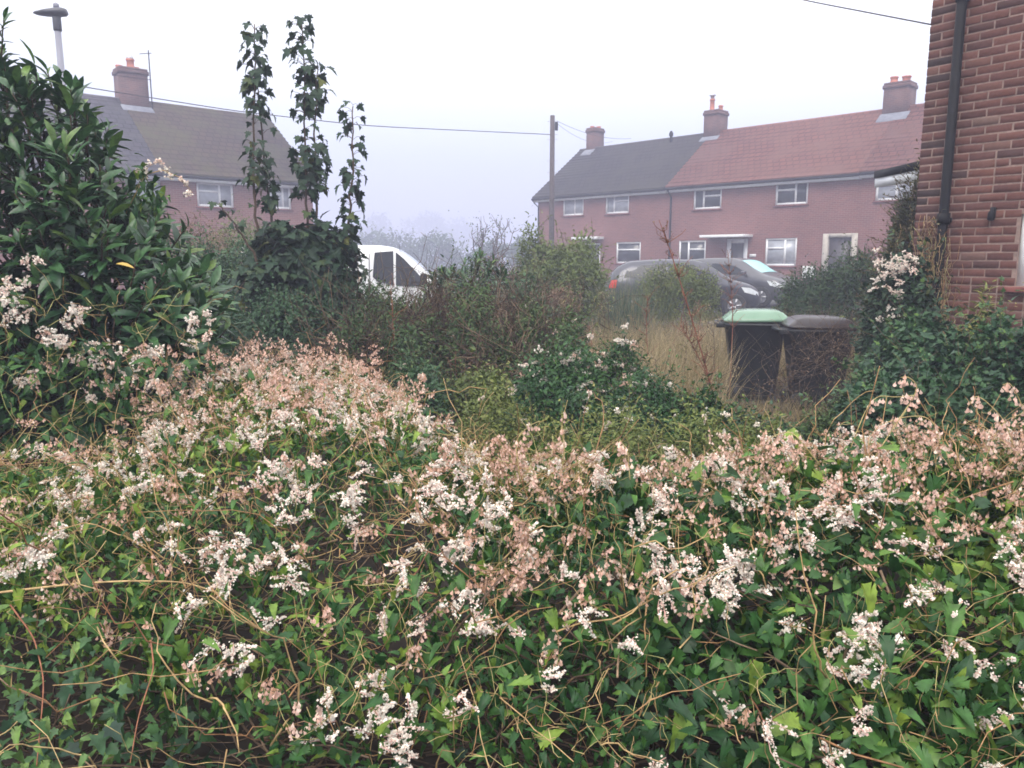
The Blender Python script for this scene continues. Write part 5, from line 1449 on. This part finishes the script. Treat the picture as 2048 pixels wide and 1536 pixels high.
# arching sprays hung with winged seeds above the right crest
off = np.array(VR.location)
def arch(pix, Y, n=26, kind='seed'):
    P = np.array([U(x, y, Y) for x, y in pix]); k = 20; tt = np.linspace(0, len(P) - 1, k)
    Q = np.stack([np.interp(tt, np.arange(len(P)), P[:, i]) for i in range(3)], -1)
    for _ in range(3): Q[1:-1] = .5 * Q[1:-1] + .25 * (Q[2:] + Q[:-2])
    a = Acc(); a.tubes(Q - off, np.linspace(.0016, .0008, k), 4, .75); a.build('arching_stem', M['tendril'], VR, True)
    C = Q[rng.integers(5, k, n)] + rng.normal(0, .006, (n, 3)); C[:, 2] -= .004
    b = Acc(); d = norm(.3 * rdir(n) + [0, 0, -1]); b.inst(FRUIT, C - off, frames(d, rdir(n)), .0135 * rng.uniform(.7, 1.2, n), rng.uniform(.4, .9, n)); b.build('seed_heads', M['seed'], VR, True)
for pix in ([(1740, 930), (1790, 850), (1825, 800), (1838, 770), (1815, 752), (1802, 755)], [(1700, 900), (1730, 820), (1755, 790), (1790, 795), (1830, 790)], [(1900, 930), (1880, 860), (1850, 830), (1800, 835), (1760, 850)],
            [(2030, 900), (2010, 840), (1970, 800), (1950, 790), (1935, 815)], [(2060, 860), (2040, 800), (2020, 765), (2005, 770)], [(1960, 950), (1985, 880), (2010, 840), (2050, 825)],
            [(1640, 930), (1600, 880), (1580, 862), (1550, 870), (1530, 885)], [(1120, 960), (1130, 900), (1122, 850), (1135, 800)], [(1040, 960), (1030, 880), (1060, 850), (1080, 842)], [(1260, 960), (1255, 900), (1240, 880)]):
    arch(pix, 1.95 + rng.normal(0, .05), int(rng.integers(14, 30)))
# ivy on the shaded lower left
IV = thing('ivy', 'dark ivy trailing over the lower left of the bank', 'ivy', (-.6, 1.2, 0)); off = np.array([-.6, 1.2, 0])
r, q = sample(21000, 'ivy'); P = S(r, q); Nn = S_normal(r, q); n = len(P)
k = (noise(P, 4.0, 2) + .5 * noise(P, 9, 1) > -.55); r, q, P, Nn = r[k], q[k], P[k], Nn[k]; n = len(P)
P = P - Nn * (.20 * rng.random(n) ** 1.4 - .03)[:, None]
d = norm(Nn * .3 + rdir(n) * .7 + np.array([0, 0, -.7])); nr_ = norm(Nn + [0, 0, .4] + .45 * rdir(n))
tn = np.clip(.35 + .25 * noise(P, 4) + rng.normal(0, .22, n), 0, 1)
a = Acc(); h_ = rng.random(n) < .4
a.inst(IVY, P[h_] - off, frames(d, nr_)[h_], .036 * rng.uniform(.4, 1.35, h_.sum()), tn[h_]); a.inst(VINE2, P[~h_] - off, frames(d, nr_)[~h_], .032 * rng.uniform(.5, 1.3, (~h_).sum()), np.clip(tn[~h_] + .38, 0, 1))
a.build('leaves', M['ivy'], IV)
a = Acc(); r, q = sample(540, 'ivy'); A_, rad = stem_arcs(r, q, .25, .35, -.2, .0016, 8, .2, .06); a.tubes(A_ - off, rad, 4, rng.random(len(r)) * .8)
a.build('stems', M['tendril'], IV, True)

# the brown stems inside the bank
TWG = thing('bramble_patch', 'long brown stems criss crossing inside the dark lower bank', 'bramble', (0.3, 1.3, 0)); off = np.array([.3, 1.3, 0])
a = Acc(); n_ = 1100
r, q = rng.uniform(-1.0, 1.0, n_), rng.uniform(.05, .42, n_)
P = S(r, q); Nn = S_normal(r, q); dd = rng.uniform(.06, .26, n_)
dr = norm(np.stack([rng.normal(0, 1, n_), .25 * rng.normal(0, 1, n_), rng.normal(0, .45, n_)], -1)) * rng.uniform(.08, .26, (n_, 1))
P = P - Nn * dd[:, None]
lo, hi = P - dr, P + dr
lo[:, 2] = np.maximum(lo[:, 2], .02); hi[:, 2] = np.maximum(hi[:, 2], .02)
a.tubes(arcs(lo, hi, 8, .10, .02) - off, np.linspace(1, .6, 8)[None] * .0024 * rng.uniform(.4, 1.3, (n_, 1)), 5, rng.random(n_)); a.build('stems', M['twig'], TWG, True)
# a few long arching canes on top of the bank
def canes(label, pix, rad, mat='tendril', lift=.03, t=.3):
    L_ = []
    for x, y in pix:
        rq = at_px(x, y)[0]; L_.append(S(rq[0], rq[1]) + S_normal(rq[0], rq[1]) * lift)
    P = np.array(L_); n = 26; tt = np.linspace(0, len(P) - 1, n); Q = np.stack([np.interp(tt, np.arange(len(P)), P[:, i]) for i in range(3)], -1)
    for _ in range(4): Q[1:-1] = .5 * Q[1:-1] + .25 * (Q[2:] + Q[:-2])
    a = Acc(); a.tubes(Q, np.linspace(rad, rad * .5, n), 6, t); tag(a.build('cane', M[mat], None, True), label, 'stem')
canes('long straw coloured cane lying across the left foreground', [(0, 1210), (140, 1195), (260, 1185), (380, 1190), (470, 1215)], .0028, 'tendril', .04, .55)
canes('red bramble cane hanging down the left foreground', [(300, 1300), (310, 1360), (295, 1440), (280, 1530)], .0018, 'redstem', .03, .9)
canes('brown cane hanging down at the lower left', [(30, 1225), (85, 1290), (100, 1380), (92, 1530)], .002, 'redstem', .03, .8)

# vine climbing the laurel at the left edge
CV = thing('flowering_vine', 'white flowering vine climbing over the lower left of the big laurel', 'vine', (-1.9, 3.3, 0)); off = np.array([-1.9, 3.3, 0])
pts = [(20,580),(60,515),(150,625),(100,660),(40,620),(180,650),(300,700),(170,690),(120,690),(210,700),(25,600),(10,570),(35,560),(300,690),(290,715),(160,640),(135,640),(95,670),(115,680),(375,730),(365,745),(240,720),(200,740),(150,720),(270,760),(310,770),(230,780),(180,800),(330,800),(50,760),(60,780),(20,640),(380,650),(400,640),(420,650),(410,680)]
px, py = np.array(pts, float).T
Yc = 3.35 + rng.normal(0, .06, len(px)); P = U(px, py, Yc)
add_sprays(CV, np.repeat(P, 2, 0) + rng.normal(0, .02, (2 * len(P), 3)), rdir(2 * len(P)), off, .045, 'blossom', 16, .0085)
px = rng.uniform(60, 430, 40); py = 690 + px * .12 + rng.normal(50, 50, 40); P = U(px, py, 3.35 + rng.normal(0, .1, 40))
add_sprays(CV, P, rdir(40), off, .05, 'seed', 9, .0085)
n = 800; px = rng.uniform(-200, 430, n); py = rng.uniform(660, 900, n) + np.clip(px, 0, 400) * .12; P = U(px, py, 3.4 + .15 * rng.normal(0, 1, n))
a = Acc(); scatter(a, VINE2, P - off, np.tile([0, -.6, .3], (n, 1)), .05 * rng.uniform(.5, 1.3, n), np.clip(rng.normal(.4, .25, n), 0, 1), .9, .5); a.build('leaves', M['vine'], CV)
n = 120; px = rng.uniform(-50, 430, n); py = rng.uniform(560, 880, n) + np.clip(px, 0, 400) * .15; P = U(px, py, 3.3 + .12 * rng.normal(0, 1, n))
a = Acc(); a.tubes(arcs(P, P + rdir(n) * rng.uniform(.08, .3, (n, 1)), 7, .25, .05) - off, np.linspace(.0013, .0007, 7), 4, rng.random(n)); a.build('stems', M['tendril'], CV, True)
# spray reaching out in front of the left house
SP = thing('flowering_vine', 'spray of cream vine flowers poking out from the laurel towards the left house', 'vine', tuple(U(260, 420, 4.0))); off = np.array(SP.location)
a = Acc(); Q = np.array([U(250, 430, 4.0), U(290, 350, 4.0), U(325, 340, 4.0), U(360, 355, 4.0), U(385, 385, 4.0)]); a.tubes(Q - off, np.linspace(.003, .0015, 5), 5, .5)
Q2 = np.array([U(270, 380, 4.0), U(295, 335, 4.0), U(322, 318, 4.0)]); a.tubes(Q2 - off, np.linspace(.002, .001, 3), 4, .5); a.build('stems', M['tendril'], SP, True)
pp = np.array([(285, 335), (300, 328), (315, 322), (330, 345), (345, 355), (360, 360), (372, 370), (380, 385), (290, 350)], float); P = U(pp[:, 0], pp[:, 1], 4.0)
add_sprays(SP, P, rdir(len(P)), off, .035, 'blossom', 12, .010)
P = U(rng.normal(290, 22, 60), rng.normal(375, 28, 60), 4.0 + rng.normal(0, .05, 60)); a = Acc(); scatter(a, VINE2, P - off, rdir(60), .045 * rng.uniform(.6, 1.2, 60), rng.random(60), .6, .5); a.build('leaves', M['vine'], SP)

# ---- scattered weeds that break up the middle ground
def weed(kind):
    t = thing('dead_weed', 'x', 'weed')
    a, b = Acc(), Acc()
    h = 1.0
    Q = arcs(np.zeros((1, 3)), np.array([[rng.normal(0, .12), rng.normal(0, .1), h]]), 8, .04, .015)
    a.tubes(Q, np.linspace(.005, .0022, 8), 5, .5)
    m = 16; f = rng.uniform(.25, .98, m); base = np.stack([np.interp(f, np.linspace(0, 1, 8), Q[0, :, i]) for i in range(3)], -1)
    tip = base + norm(rdir(m) * [1, 1, .2] + [0, 0, .55]) * (.08 + .22 * (1 - f))[:, None]
    a.tubes(arcs(base, tip, 5, .1, .03), np.linspace(.0026, .0012, 5), 4, rng.random(m))
    k = 130 if kind != 1 else 70
    ix = rng.integers(0, m, k); ff = rng.random((k, 1)) ** .6; c = base[ix] * (1 - ff) + tip[ix] * ff
    scatter(b, BITS if kind != 1 else LANCE, c + rng.normal(0, .008, (k, 3)), rdir(k), (.014 if kind == 0 else .035 if kind == 1 else .010) * rng.uniform(.5, 1.4, k), rng.random(k), 1.0, .4)
    if kind == 2:
        tp = np.repeat(tip, 12, 0) + rng.normal(0, .016, (12 * m, 3)); b.inst(BITS, tp, frames(rdir(len(tp)), rdir(len(tp))), .012 * rng.uniform(.5, 1.3, len(tp)), rng.uniform(.5, 1, len(tp)))
    a.build('stem', M['redstem' if kind == 0 else 'twig'], t, True); b.build('leaves', M[['dead', 'olive', 'dry_grass'][kind]], t)
    return t
WL = ['reddish brown dead weed with rusty seed clusters standing in the overgrown plot', 'yellowing narrow leaved weed standing in the overgrown plot', 'straw coloured dead weed with pale seed tufts standing in the overgrown plot']
protos = [weed(k) for k in range(3)]
used = [False] * 3
spots = []
for i in range(64):
    Y = rng.uniform(6, 12.5); x = rng.uniform(690, 1440) if i % 4 else rng.uniform(380, 520)
    spots.append(((x - 1024) / F_PX * Y, Y))
for i, (x, y) in enumerate(spots):
    k = int(rng.integers(0, 3))
    o = protos[k] if not used[k] else copy_tree(protos[k])
    used[k] = True
    sc = rng.uniform(.75, 1.25)
    o.location = (x, y, float(ground_z(x, y))); o.rotation_euler = (0, 0, rng.uniform(0, 6.28)); o.scale = (sc, sc, sc)
    o['label'] = WL[k]; o['group'] = ['rusty dead weeds', 'yellowing weeds', 'straw coloured weeds'][k]
